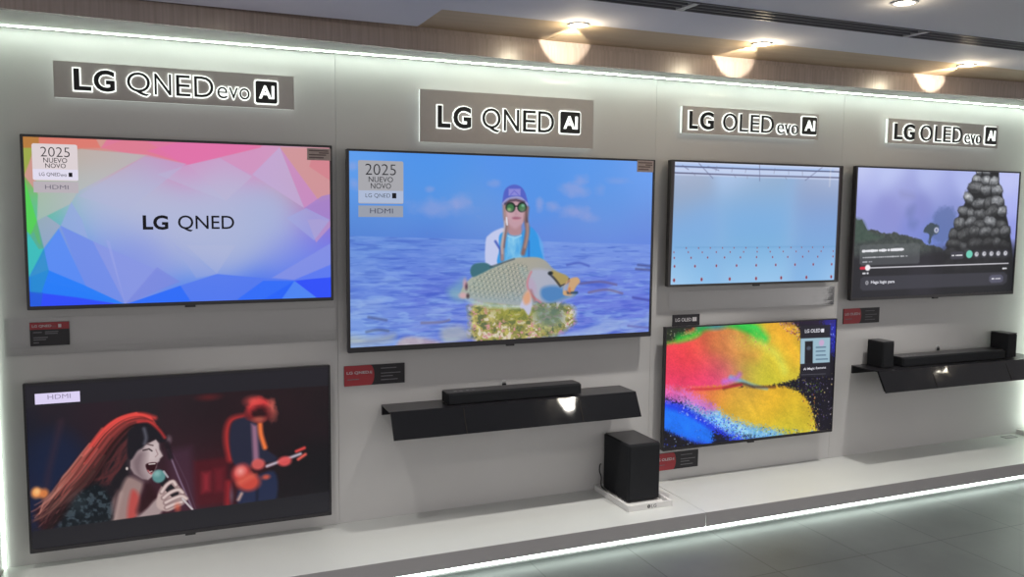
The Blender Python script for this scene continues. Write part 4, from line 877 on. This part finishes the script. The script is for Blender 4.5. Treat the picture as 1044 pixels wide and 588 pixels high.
# --- rock tower under a pale sky with player controls
def pic_rocks():
    p = Pic(460, 1.777)
    K = [((0.016,0.033),(206,214,250)),((0.355,0.024),(196,206,250)),((0.774,0.036),(186,196,246)),((1.157,0.043),(180,190,244)),((0.062,0.143),(176,184,240)),((0.468,0.174),(160,166,226)),((0.892,0.167),(164,172,232)),((0.023,0.293),(150,156,222)),((0.376,0.328),(142,146,214)),((0.689,0.325),(134,140,208)),((0.957,0.299),(138,148,212)),((0.282,0.443),(140,148,216)),((0.595,0.481),(128,140,216)),((0.814,0.560),(112,134,214)),((1.701,0.071),(196,202,250)),((1.732,0.276),(176,184,246)),((1.727,0.482),(150,158,232)),((0.915,0.458),(112,134,208))]
    p.c = p.rbf(K, 2.6, .085)
    n = p.noise(10, 12, 81, 4); nf = p.noise(40, 46, 82, 3)
    p.poly([(0.448,0.174),(0.573,0.187),(0.597,0.226),(0.472,0.220)], (140, 144, 196), .5, .03, True); p.poly([(0.530,0.304),(0.612,0.287),(0.587,0.380),(0.524,0.365)], (110, 124, 180), .45, .03, True); p.poly([(0.568,0.396),(0.653,0.411),(0.615,0.474),(0.550,0.443)], (100, 118, 176), .45, .03, True)
    # distant trees
    j = (p.noise(30, 30, 84, 3)-.5)*.05
    p.poly([(0.819,0.348),(0.924,0.300),(1.035,0.315),(1.052,0.522),(0.903,0.585),(0.811,0.521)], (92, 112, 168), .75, .02, True, jit=j)
    p.poly([(0.712,0.489),(0.761,0.434),(0.825,0.419),(0.881,0.450),(0.875,0.505),(0.811,0.521),(0.805,0.584),(0.773,0.584),(0.778,0.513)], (58, 72, 82), .95, .006, True, jit=j*.6)
    grey = np.stack([44+44*nf, 52+42*nf, 54+36*nf], -1)
    p.poly([(-0.117,0.399),(0.009,0.383),(0.079,0.413),(0.113,0.466),(0.203,0.474),(0.286,0.504),(0.408,0.497),(0.514,0.520),(0.663,0.544),(0.752,0.592),(0.905,0.617),(1.000,0.697),(1.044,1.248),(-0.118,1.197)], grey, 1, .006, False, jit=j*.6)
    p.poly([(-0.040,0.399),(0.079,0.406),(0.144,0.489),(0.288,0.535),(-0.029,0.564)], (66, 92, 78), .6, .02, True)
    p.poly([(-0.149,0.683),(0.931,0.665),(1.100,0.699),(1.977,0.693),(2.027,1.205),(-0.118,1.197)], (32, 31, 38), .93, .03)
    p.poly([(0.674,0.693),(1.097,0.666),(1.274,0.766),(1.295,1.012),(0.632,0.992)], (44, 42, 52), .6, .04, True)
    # stones, top courses first
    rg = np.random.RandomState(12)
    sj = (p.noise(22, 26, 88, 3)-.5)*.022
    p.poly([(1.278,0.008),(1.363,-0.058),(1.524,-0.063),(1.537,0.082),(1.580,0.163),(1.613,0.277),(1.673,0.408),(1.739,0.607),(1.814,1.027),(0.935,1.001),(0.964,0.665),(1.028,0.506),(1.114,0.330),(1.183,0.217),(1.230,0.105)], (24, 26, 30), 1, .008)
    rows = [(1.389,-0.027),(1.385,0.061),(1.381,0.150),(1.378,0.239),(1.374,0.328),(1.359,0.417),(1.355,0.506),(1.351,0.596),(1.348,0.685),(1.355,0.775)]
    half = [.115, .15, .19, .235, .275, .31, .345, .37, .385, .39]
    for k, ((cu, cv), hw) in enumerate(zip(rows, half)):
        m = [3, 3, 3, 4, 5, 5, 6, 6, 7, 7][k]
        w = rg.uniform(.7, 1.35, m); w = w/w.sum()*2*hw; x = cu-hw
        for i in range(m):
            ru = w[i]*.56; rv = .042*rg.uniform(.85, 1.2)
            e = (x+w[i]/2+rg.uniform(-.012, .012), cv+rg.uniform(-.022, .022), ru*rg.uniform(.85, 1.2), rv*rg.uniform(.8, 1.2)); x += w[i]
            fall = max(.36, 1.55-1.3*e[1]); tone = rg.uniform(.7, 1.2)*fall; ro = rg.uniform(-.3, .3)
            p.ell((e[0], e[1], ru*1.10, rv*1.16), (22, 24, 28), 1, .006, ro, jit=sj)
            p.ell((e[0], e[1]-.001, ru*.98, rv*1.02), np.stack([(44+62*nf)*tone, (46+62*nf)*tone, (50+60*nf)*tone], -1), 1, .007, ro, jit=sj)
            p.ell((e[0]-.004, e[1]-rv*.30, ru*.74, rv*.50), np.stack([(96+100*nf)*tone, (98+100*nf)*tone, (102+100*nf)*tone], -1), .7, .016, ro, jit=sj)
            p.ell((e[0]+.004, e[1]+rv*.72, ru*.8, rv*.28), (22, 23, 27), .6, .012, ro, jit=sj)
    p.poly([(0.819,0.632),(1.906,0.591),(1.957,1.117),(0.856,1.111)], (27, 27, 33), .72, .05)
    p.ell((0.8563,0.4777,0.0249,0.0221), (214, 218, 238), .95, .006); p.ell((0.8563,0.4777,0.0130,0.0134), (110, 118, 160), .9, .004)
    # controls
    def rr(a, col, al, f=.006): p.poly(a, col, al, f)
    rr([(0.081,0.591),(0.665,0.579),(0.688,0.591),(0.691,0.733),(0.672,0.744),(0.091,0.750),(0.065,0.735),(0.062,0.602)], (104, 108, 112), .55)
    def words(a, b, w, col, seed, al=.95):
        rg2 = np.random.RandomState(seed); A = np.array(a); B = np.array(b); t = 0.0
        L = math.hypot(*(B-A))
        while t < 1:
            k = (.006+.012*rg2.rand())/L*1.2; q0 = A+(B-A)*t; q1 = A+(B-A)*min(1, t+k)
            p.line([tuple(q0), tuple(q1)], w*(.7+.5*rg2.rand()), col, al, .003)
            t += k+(.010 if rg2.rand() < .75 else .022)/L
    def W2(l): return l[0], l[1]
    words(*W2([(0.094,0.640),(0.511,0.629)]), .020, (240, 240, 246), 1); words(*W2([(0.097,0.690),(0.557,0.682)]), .010, (214, 216, 222), 2, .8); words(*W2([(0.099,0.724),(0.189,0.722)]), .010, (200, 202, 210), 3, .8)
    p.line([(0.152,0.770),(1.711,0.758)], .009, (226, 224, 232), .97); p.line([(0.082,0.771),(0.142,0.770)], .022, (214, 40, 66), 1); p.ell((0.1500,0.7681,0.0271,0.0237), (248, 244, 248), 1, .005)
    words(*W2([(0.105,0.812),(0.155,0.811)]), .014, (226, 226, 232), 4); words(*W2([(1.650,0.801),(1.697,0.800)]), .014, (226, 226, 232), 5)
    rr([(1.030,0.662),(1.046,0.655),(1.157,0.652),(1.175,0.661),(1.179,0.704),(1.162,0.714),(1.045,0.716),(1.028,0.704)], (62, 62, 74), .9); words(*W2([(1.048,0.685),(1.160,0.683)]), .012, (238, 238, 242), 6)
    p.ell((1.2440,0.6761,0.0375,0.0325), (112, 208, 186), 1, .005)
    for e in ((1.3273,0.6770,0.0229,0.0196), (1.4157,0.6748,0.0231,0.0197), (1.5005,0.6741,0.0234,0.0198), (1.5824,0.6733,0.0236,0.0198), (1.6687,0.6726,0.0238,0.0199)):
        p.ell((e[0], e[1], e[2]*1.8, e[3]*1.8), (54, 54, 64), .8, .006); p.ell(e, (214, 214, 222), .9, .005); p.ell((e[0]+.006, e[1]-.004, .004, .005), (70, 70, 80), .8, .004)
    rr([(0.116,0.835),(1.664,0.831),(1.708,0.857),(1.708,0.915),(1.662,0.939),(0.113,0.946),(0.082,0.926),(0.083,0.853)], (62, 62, 72), .8)
    rr([(1.519,0.853),(1.630,0.851),(1.660,0.872),(1.659,0.906),(1.631,0.918),(1.519,0.919),(1.494,0.902),(1.493,0.869)], (92, 92, 112), .9); words(*W2([(1.527,0.885),(1.622,0.885)]), .010, (236, 236, 242), 8)
    p.ell((0.1496,0.8853,0.0151,0.0154), (206, 206, 212), .9, .005); p.ell((0.1496,0.8853,0.0070,0.0077), (62, 62, 72), .9, .004)
    return p

# ------------------------------------------------------------------ televisions
def television(x0, x1, z0, z1, sx0, sx1, sz0, sz1, pic, label, bez='bezel', depth=0.045):
    t = thing('television', label, 'television', ((x0+x1)/2, WALL, z0))
    bm = bmesh.new()
    o = rrect(x0, x1, z0, z1, 0.004, 2); i = rrect(sx0, sx1, sz0, sz1, 0.001, 2)
    ring_wall(bm, o, i, 'y', FRONT - 0.004, FRONT + 0.010)
    build('bezel', bm, M[bez], t)
    bm = bmesh.new()
    box(bm, x0 + 0.002, x1 - 0.002, FRONT + 0.0102, FRONT + 0.028, z0 + 0.002, z1 - 0.002)
    box(bm, x0 + 0.12, x1 - 0.12, FRONT + 0.028, FRONT + depth, z0 + 0.05, z1 - 0.12)
    build('back_cover', bm, M[bez], t)
    me = scr_mesh(pic, sx0, sx1, sz0, sz1, FRONT)
    link('screen', me, screen_mat('picture_screen'), t)
    xm = (x0+x1)/2
    build('receiver', bx(xm - 0.022, xm + 0.022, FRONT - 0.003, FRONT + 0.012, z0 - 0.009, z0 + 0.002), M['black'], t, 'small sensor nub under the frame', bevel=0.002)
    build('wall_bracket', bx(xm - 0.2, xm + 0.2, FRONT + depth, WALL - 0.0005, (z0+z1)/2 - 0.12, (z0+z1)/2 + 0.12), M['black'], t)
    return t

def panel(t, name, r, y, m, label=None, rad=0.0):
    x0, x1, z0, z1 = r
    bm = bmesh.new()
    if rad: prism(bm, rrect(x0, x1, z0, z1, rad), 'y', y, y + 0.0006)
    else: box(bm, x0, x1, y, y + 0.0006, z0, z1)
    return build(name, bm, m, t, label)

def words(t, s, r, y, m, off=0.0, name='lettering', label=None):
    return link(name, text_mesh(s, *r, y, y + 0.0004, offset=off), m, t, label)

tv = television(-0.501, 0.743, -0.430, 0.281, -0.490, 0.732, -0.4145, 0.2705, pic_facets(), 'television showing pastel facets with the words LG QNED, upper left on the wall')
words(tv, 'LG', (-0.0591,0.0411,-0.1023,-0.0402), 3.9180, M['ink'], .03, 'picture_lettering', 'bold LG on the picture')
words(tv, 'QNED', (0.0801,0.3107,-0.1101,-0.0402), 3.9180, M['ink'], .004, 'picture_lettering', 'light QNED on the picture')
m1 = lit('label_pale', (222, 210, 213)); m2 = lit('label_lilac', (226, 221, 240)); m3 = lit('label_grey', (184, 176, 184)); mk = M['ink']
s = panel(tv, 'corner_label', (-0.4607,-0.2964,0.0980,0.2452), 3.9180, m1, 'pale 2025 NUEVO NOVO label', .008)
panel(s, 'label_band', (-0.4598,-0.2971,0.1012,0.1433), 3.9172, m2)
words(s, '2025', (-0.4299,-0.3247,0.1938,0.2325), 3.9172, mk, -.012); words(s, 'NUEVO', (-0.4207,-0.3352,0.1701,0.1895), 3.9172, mk); words(s, 'NOVO', (-0.4145,-0.3410,0.1488,0.1670), 3.9172, mk)
words(s, 'LG QNED', (-0.4375,-0.3618,0.1134,0.1300), 3.9164, mk); words(s, 'evo', (-0.3591,-0.3388,0.1142,0.1242), 3.9164, mk); panel(s, 'label_mark', (-0.3315,-0.3179,0.1140,0.1312), 3.9164, mk)
s = panel(tv, 'connector_label', (-0.4596,-0.2974,0.0488,0.0933), 3.9180, m3, 'grey HDMI label')
words(s, 'HDMI', (-0.4184,-0.3340,0.0632,0.0799), 3.9172, lit('label_ink', (110, 105, 120)))

def corner_sticker(tv, r, label):
    x0, x1, z0, z1 = r
    s = panel(tv, 'sticker', r, 3.9145, M['sticker'], label)
    w, h = x1-x0, z1-z0
    for fx0, fx1, fz in ((.08, .9, .8), (.5, .92, .62), (.08, .8, .45), (.08, .7, .22)):
        panel(s, 'print_line', (x0+w*fx0, x0+w*fx1, z0+h*(fz-.05), z0+h*(fz+.05)), 3.9138, M['stickertext'])
corner_sticker(tv, (0.6304,0.7363,0.2125,0.2659), 'brownish grey sticker in the corner')

tv = television(-0.530, 0.724, -1.453, -0.732, -0.521, 0.715, -1.437, -0.742, pic_concert(), 'television showing a singer with microphone and a guitarist, lower left on the wall')
s = panel(tv, 'connector_label', (*(-0.4877,-0.3216), *(-0.8222,-0.7776)), 3.9180, lit('label_violet', (222, 212, 246)), 'bright lilac HDMI label')
words(s, 'HDMI', (-0.4412,-0.3564,-0.8040,-0.7849), 3.9172, lit('label_ink2', (146, 136, 168)))

tv = television(0.808, 2.465, -0.682, 0.270, 0.821, 2.452, -0.6565, 0.2600, pic_fish(), 'largest television, showing an angler in a cap holding a big fish')
g1 = lit('label_mid', (166, 166, 172)); g2 = lit('label_blue', (172, 186, 214)); g3 = lit('label_slate', (150, 156, 170))
s = panel(tv, 'corner_label', (0.8627,1.0785,0.0196,0.2195), 3.9180, g1, 'grey 2025 NUEVO NOVO label', .008)
panel(s, 'label_band', (0.8640,1.0769,0.0233,0.0805), 3.9172, g2)
words(s, '2025', (0.8962,1.0420,0.1535,0.2041), 3.9172, mk, -.012); words(s, 'NUEVO', (0.9116,1.0276,0.1203,0.1449), 3.9172, mk); words(s, 'NOVO', (0.9216,1.0180,0.0897,0.1148), 3.9172, mk)
words(s, 'LG QNED', (0.8963,1.0141,0.0451,0.0670), 3.9164, mk, -.01); panel(s, 'label_mark', (1.0235,1.0435,0.0453,0.0701), 3.9164, mk)
s = panel(tv, 'connector_label', (0.8626,1.0767,-0.0428,0.0105), 3.9180, g3, 'slate HDMI label')
words(s, 'HDMI', (0.9172,1.0271,-0.0253,-0.0024), 3.9172, lit('label_ink3', (70, 74, 96)))
corner_sticker(tv, (2.3519,2.4537,0.2036,0.2646), 'grey sticker in the corner')

tv = television(2.564, 3.769, -0.416, 0.275, 2.573, 3.760, -0.4035, 0.2645, pic_blue(), 'television showing a plain blue field with rows of red dots', 'bezelgrey')
tv = television(2.561, 3.775, -1.336, -0.638, 2.567, 3.769, -1.3210, -0.6450, pic_powder(), 'television showing bursts of coloured powder on black, below the blue screen')
wt = lit('label_white', (222, 222, 232)); 
words(tv, 'LG OLED', (3.5331,3.6497,-0.7158,-0.6939), 3.9180, wt, .012, 'card_lettering'); panel(tv, 'card_mark', (3.6557,3.6783,-0.7177,-0.6962), 3.9180, wt)
words(tv, 'AI Magic Remote', (3.5334,3.7053,-0.9451,-0.9259), 3.9180, wt, .01, 'card_lettering')
tv = television(3.873, 5.297, -0.535, 0.280, 3.884, 5.286, -0.5170, 0.2700, pic_rocks(), 'television showing a stacked rock tower with player controls, far right on the wall')
words(tv, 'Haga login para', (4.0312,4.2247,-0.4394,-0.4150), 3.9180, wt, .02, 'caption_lettering', 'white caption Haga login para')

# ------------------------------------------------------------------ price tags and wall plates
def price_tag(r, label, title, wide=True, redfrac=.42, off=0.0):
    WALL = 3.99 - off
    x0, x1, z0, z1 = r; w, h = x1-x0, z1-z0
    t = thing('price_tag', label, 'price tag', ((x0+x1)/2, WALL, z0))
    build('card', bx(x0, x1, WALL - 0.006, WALL - 0.0005, z0, z1), M['tagblack'], t)
    y = WALL - 0.0068
    if wide:
        bm = bmesh.new(); r0 = h*.5
        pts = [(x0, z0), (x0, z1)] + [(x0 + w*redfrac + r0*.42*math.sin(a), (z0+z1)/2 + r0*math.cos(a)) for a in [math.pi*k/14 for k in range(15)]]
        prism(bm, pts, 'y', y, y + 0.0006)
        c = build('red_field', bm, M['red'], t, 'red rounded end')
        words(c, title, (x0 + w*.04, x0 + w*.40, z0 + h*.56, z0 + h*.72), y - .0007, M['tagtext'], .02)
        words(c, 'AI', (x0+w*.41, x0+w*.45, z0+h*.56, z0+h*.72), y - .0007, M['tagtext'], .02)
        panel(c, 'print_line', (x0 + w*.05, x0 + w*.24, z0+h*.3, z0+h*.34), y - .0007, M['tagdim'])
        lines = ((.60, .86, .80), (.60, .93, .55), (.60, .80, .40), (.60, .88, .22))
    else:
        c = panel(t, 'red_field', (x0, x1, z0 + h*.70, z1), y, M['red'], 'red title band')
        words(c, title, (x0 + w*.06, x0 + w*.55, z0 + h*.78, z0 + h*.90), y - .0007, M['tagtext'], .02)
        words(c, 'evo', (x0 + w*.57, x0 + w*.66, z0 + h*.78, z0 + h*.86), y - .0007, M['tagdim'])
        panel(c, 'title_mark', (x0 + w*.72, x0 + w*.80, z0 + h*.77, z0 + h*.91), y - .0007, M['tagtext'])
        lines = ((.08, .30, .58), (.38, .72, .60), (.38, .70, .52), (.08, .45, .36), (.08, .40, .27), (.08, .22, .14))
    for a, b, f in lines:
        panel(t, 'print_line', (x0+w*a, x0+w*b, z0+h*(f-.022), z0+h*(f+.022)), y, M['tagdim'])
    return t
price_tag((-0.503, -0.357, -0.588, -0.489), 'red and black price card on the clear plate under the pastel screen', 'LG QNED', False, off=.0056)
price_tag((0.803, 1.101, -0.854, -0.756), 'red and black price card under the largest television', 'LG QNED')
price_tag((2.548, 2.846, -1.469, -1.371), 'red and black price card behind the subwoofer, under the powder picture', 'LG OLED')
price_tag((3.889, 4.182, -0.687, -0.592), 'red and black price card under the rock tower picture', 'LG OLED')
t = thing('name_card', 'small black card reading LG OLED AI on top of the powder television', 'card', (2.703, 3.93, -0.637))
build('card', bx(2.613, 2.793, 3.935, 3.938, -0.6375, -0.574), M['tagblack'], t)
words(t, 'LG OLED', (2.632, 2.737, -0.613, -0.593), 3.9342, M['tagtext'], .02); panel(t, 'title_mark', (2.744, 2.772, -0.614, -0.591), 3.9342, M['tagtext'])
build('support', bx(2.66, 2.75, 3.9385, WALL - .0005, -0.62, -0.60), M['clear'], t)

def clear_plate(r, label):
    bm = bmesh.new(); prism(bm, rrect(*r, 0.004), 'y', WALL - 0.0055, WALL - 0.0006)
    t = thing('clear_plate', label, 'acrylic plate', ((r[0]+r[1])/2, WALL, r[2]))
    build('plate', bm, M['clear'], t)
# the card's holder: flat clear acrylic, in front of the wall
clear_plate((-0.596, 0.768, -0.626, -0.470), 'long clear acrylic plate on the wall under the pastel screen')
clear_plate((2.62, 3.808, -0.560, -0.450), 'long clear acrylic plate on the wall under the blue screen')

# ------------------------------------------------------------------ shelves
def wall_shelf(x0, x1, zt, label, joints, df=0.0):
    t = thing('wall_shelf', label, 'shelf', ((x0+x1)/2, WALL, zt))
    build('back_rail', bx(x0, x1, WALL - 0.012, WALL - 0.0005, zt - 0.05, zt - 0.0065), M['acrylictop'], t)
    build('shelf_board', bx(x0, x1, 3.826 + df, WALL - 0.0005, zt - 0.006, zt), M['acrylictop'], t)
    bm = bmesh.new()
    prism(bm, [(y + df, z) for y, z in ((3.826, zt), (3.826, zt - .008), (3.7605, zt - .1235), (3.7555, zt - .1205), (3.819, zt - .001))], 'x', x0 + .001, x1 + .001)
    build('front_lip', bm, M['acrylic'], t, 'glossy slanting front lip')
    for x in joints:
        bm = bmesh.new(); prism(bm, [(y + df, z) for y, z in ((3.8175, zt - .004), (3.8195, zt - .002), (3.7565, zt - .1185), (3.7545, zt - .1185))], 'x', x, x + .004)
        build('joint', bm, M['dark'], t)
    for x in (x0 + .004, x1 - .010):
        bm = bmesh.new(); prism(bm, [(y + df, z) for y, z in ((3.835, zt - .0065), (3.8285, zt - .0065), (3.770, zt - .112), (3.775, zt - .115))], 'x', x, x + .005)
        build('end_brace', bm, M['acrylictop'], t)
    return t
wall_shelf(0.985, 2.318, -0.957, 'glossy black wall shelf with slanting lip under the largest television', (1.345, 1.975))
wall_shelf(3.978, 5.420, -0.950, 'glossy black wall shelf with slanting lip under the rock tower picture', (4.40, 5.06), -.046)

def soundbar(x0, x1, y0, y1, z0, h, label):
    t = thing('soundbar', label, 'soundbar', ((x0+x1)/2, (y0+y1)/2, z0))
    build('body', bx(x0, x1, y0 + .004, y1, z0 + .004, z0 + h - .004), M['fabric'], t, bevel=0.002)
    bm = bmesh.new(); prism(bm, rrect(x0 + .001, x1 - .001, y0 + .012, y1 - .001, .006), 'z', z0 + h - .0045, z0 + h)
    build('top_panel', bm, M['acrylictop'], t)
    build('front_grille', bx(x0 + .006, x1 - .006, y0, y0 + .0038, z0 + .006, z0 + h - .008), M['fabric'], t, 'woven front grille')
    for k in range(4):
        bm = bmesh.new(); prism(bm, circle(x0 + .05 + k*.032, y0 + .045, .009, 16, .006), 'z', z0 + h + .0002, z0 + h + .0012)
        build('button', bm, M['trimmetal'], t)
    for a in (x0 + .07, x1 - .07):
        build('foot', bx(a - .03, a + .03, y0 + .02, y1 - .02, z0 + .0002, z0 + .0038), M['black'], t)
    return t
soundbar(1.283, 2.012, 3.852, 3.955, -0.957, .058, 'black soundbar on the shelf under the largest television')
soundbar(4.228, 5.135, 3.822, 3.940, -0.950, .060, 'black soundbar between two small speakers on the right shelf')

def small_speaker(x, y, z, label):
    w, d, h = .092, .128, .165
    t = thing('surround_speaker', label, 'speaker', (x, y, z))
    build('body', bx(x - w/2, x + w/2, y - d/2 + .003, y + d/2, z + .003, z + h - .006), M['fabric'], t, bevel=.005)
    build('top_cap', bx(x - w/2 + .001, x + w/2 - .001, y - d/2 + .004, y + d/2 - .001, z + h - .0058, z + h), M['acrylictop'], t, bevel=.0015)
    build('front_grille', bx(x - w/2 + .006, x + w/2 - .006, y - d/2, y - d/2 + .0028, z + .008, z + h - .012), M['fabric'], t)
    build('foot', bx(x - w/2 + .01, x + w/2 - .01, y - d/2 + .015, y + d/2 - .01, z + .0002, z + .0028), M['black'], t)
    return t
small_speaker(4.115, 3.895, -0.950, 'small black speaker at the left end of the right shelf')
small_speaker(5.205, 3.895, -0.950, 'small black speaker at the right end of the right shelf')

def tray(x0, x1, y0, y1, label, badge=True):
    z = DECK; h = .030; w = .012
    t = thing('speaker_tray', label, 'tray', ((x0+x1)/2, (y0+y1)/2, z))
    bm = bmesh.new(); ring_wall(bm, rrect(x0, x1, y0, y1, .004, 2), rrect(x0 + w, x1 - w, y0 + w, y1 - w, .002, 2), 'z', z + .0005, z + h)
    build('rim', bm, M['traywhite'], t)
    build('base', bx(x0 + w - .002, x1 - w + .002, y0 + w - .002, y1 - w + .002, z + .001, z + .010), M['traywhite'], t)
    if badge:
        yy = y0 - .0008; zc = z + .016
        cx = x0 + (x1 - x0)*.46
        bm = bmesh.new(); prism(bm, circle(cx, zc, .0095, 28), 'y', yy, y0 - .0002)
        b = build('logo', bm, mat('logo_grey', (.06, .055, .06), .5), t, 'round grey emblem')
        bm = bmesh.new(); prism(bm, [(cx - .0005, zc + .006), (cx - .0005, zc - .005), (cx + .004, zc - .005), (cx + .004, zc - .0037), (cx + .0012, zc - .0037), (cx + .0012, zc + .006)], 'y', yy - .0006, yy - .0001)
        build('logo_mark', bm, M['traywhite'], b)
        words(t, 'LG', (cx + .014, cx + .045, zc - .009, zc + .009), yy, M['vent'], .01, 'logo_lettering', 'grey LG on the tray front')
    return t
tray(2.165, 2.428, 3.610, 3.975, 'white tray with LG mark on its front, under the subwoofer')
tray(5.497, 5.660, 3.640, 3.975, 'white tray at the right edge of the platform', False)

t = thing('subwoofer', 'black box subwoofer standing on the white tray', 'subwoofer', (2.309, 3.835, DECK + .0105))
zb = DECK + .0105
build('cabinet', bx(2.214, 2.404, 3.700, 3.965, zb + .006, zb + .305), M['fabric'], t, bevel=.006)
build('top_panel', bx(2.220, 2.398, 3.706, 3.959, zb + .3052, zb + .309), M['acrylictop'], t, bevel=.0015)
build('front_grille', bx(2.222, 2.396, 3.6955, 3.6995, zb + .014, zb + .296), M['fabric'], t, 'woven front grille')
for a in (2.235, 2.375):
    for b in (3.725, 3.94):
        bm = bmesh.new(); prism(bm, circle(a, b, .010, 16), 'z', zb + .0002, zb + .0058); build('foot', bm, M['black'], t)

tag(tube('power_cable', [(2.205, 3.976, -1.385), (2.196, 3.972, -1.38), (2.188, 3.965, -1.42), (2.202, 3.96, -1.45), (2.190, 3.95, -1.49), (2.196, 3.93, -1.508), (2.190, 3.86, -1.5128), (2.196, 3.80, -1.5128)], .0035, M['black']),
    'black power cable looped behind the subwoofer', 'cable')
tag(tube('power_cable', [(5.60, 3.955, -1.50), (5.585, 3.93, -1.488), (5.60, 3.90, -1.484), (5.64, 3.89, -1.49), (5.66, 3.93, -1.495), (5.62, 3.95, -1.502)], .007, M['black']),
    'coiled black cable lying in the white tray at the right edge', 'cable')

def grommet(x, z, label):
    t = thing('cable_grommet', label, 'cable outlet', (x, WALL, z))
    bm = bmesh.new(); ring_wall(bm, circle(x, z, .020, 24), circle(x, z, .012, 24), 'y', WALL - .005, WALL - .0002)
    build('ring', bm, M['grommet'], t)
    build('plug', bx(x - .011, x + .011, WALL - .012, WALL - .0003, z - .016, z + .002), M['black'], t, bevel=.003)
grommet(1.63, -.898, 'small round cable outlet in the wall behind the soundbar on the centre shelf')
grommet(4.71, -.880, 'small round cable outlet in the wall behind the soundbar on the right shelf')

bm = bmesh.new(); ring_wall(bm, rrect(5.31, 5.42, 3.90, 3.955, .006), rrect(5.318, 5.412, 3.908, 3.947, .003), 'z', DECK + .0003, DECK + .003)
t = thing('floor_socket', 'flat grey cable plate set in the platform by the right tray', 'cable plate', (5.365, 3.928, DECK))
build('frame', bm, M['trimmetal'], t)
build('lid', bx(5.319, 5.411, 3.909, 3.946, DECK + .0003, DECK + .002), M['deckfront'], t)

# ------------------------------------------------------------------ light of the room
w = bpy.data.worlds.new('shop'); bpy.context.scene.world = w; w.use_nodes = True
bg = w.node_tree.nodes['Background']; bg.inputs['Color'].default_value = (1.0, 0.965, 0.96, 1); bg.inputs['Strength'].default_value = 0.85

for x, w in ((-1.2, 'far left'), (1.0, 'left of centre'), (3.2, 'right of centre'), (7.6, 'far right')):
    downlight(x, 1.77, 'round recessed lamp in the ceiling behind the viewer, %s' % w, power=40, spot=120, ceil_fill=.8, r=.07)

GROUPS = {'television': 'televisions on the display wall', 'sign': 'lit brand signs along the top of the wall', 'price tag': 'price cards on the wall',
          'ceiling lamp': 'round recessed ceiling lamps', 'light strip': 'light strips edging the display', 'shelf': 'black wall shelves', 'soundbar': 'soundbars on the shelves',
          'speaker': 'small speakers on the right shelf', 'tray': 'white trays on the platform', 'platform': 'platform units under the wall', 'cable outlet': 'cable outlets above the soundbars',
          'acrylic plate': 'clear plates on the wall'}
for o in COL.objects:
    if o.parent is None and o.get('category') in GROUPS: o['group'] = GROUPS[o['category']]

# ------------------------------------------------------------------ camera, lifted to the eye height
for o in list(COL.objects):
    if o.parent is None: o.location.z += EYE

cam = bpy.data.cameras.new('camera'); co = bpy.data.objects.new('camera', cam); COL.objects.link(co)
cam.sensor_fit = 'HORIZONTAL'; cam.sensor_width = 36.0; cam.lens = 861.3/1044*36.0
cam.clip_start = 0.05; cam.clip_end = 100
yaw, pit, rol = math.radians(22.73), math.radians(-5.36), math.radians(0.56)
F = Vector((math.sin(yaw)*math.cos(pit), math.cos(yaw)*math.cos(pit), math.sin(pit)))
r = Vector((math.cos(yaw), -math.sin(yaw), 0)); u = r.cross(F)
R = math.cos(rol)*r + math.sin(rol)*u; U = -math.sin(rol)*r + math.cos(rol)*u
co.matrix_world = Matrix(((R.x, U.x, -F.x, 0), (R.y, U.y, -F.y, 0), (R.z, U.z, -F.z, EYE), (0, 0, 0, 1)))
sc = bpy.context.scene
sc.camera = co
sc.view_settings.view_transform = 'Standard'; sc.view_settings.look = 'None'
sc.view_settings.gamma = 1.0; sc.view_settings.exposure = 0.0; sc.view_settings.use_curve_mapping = False
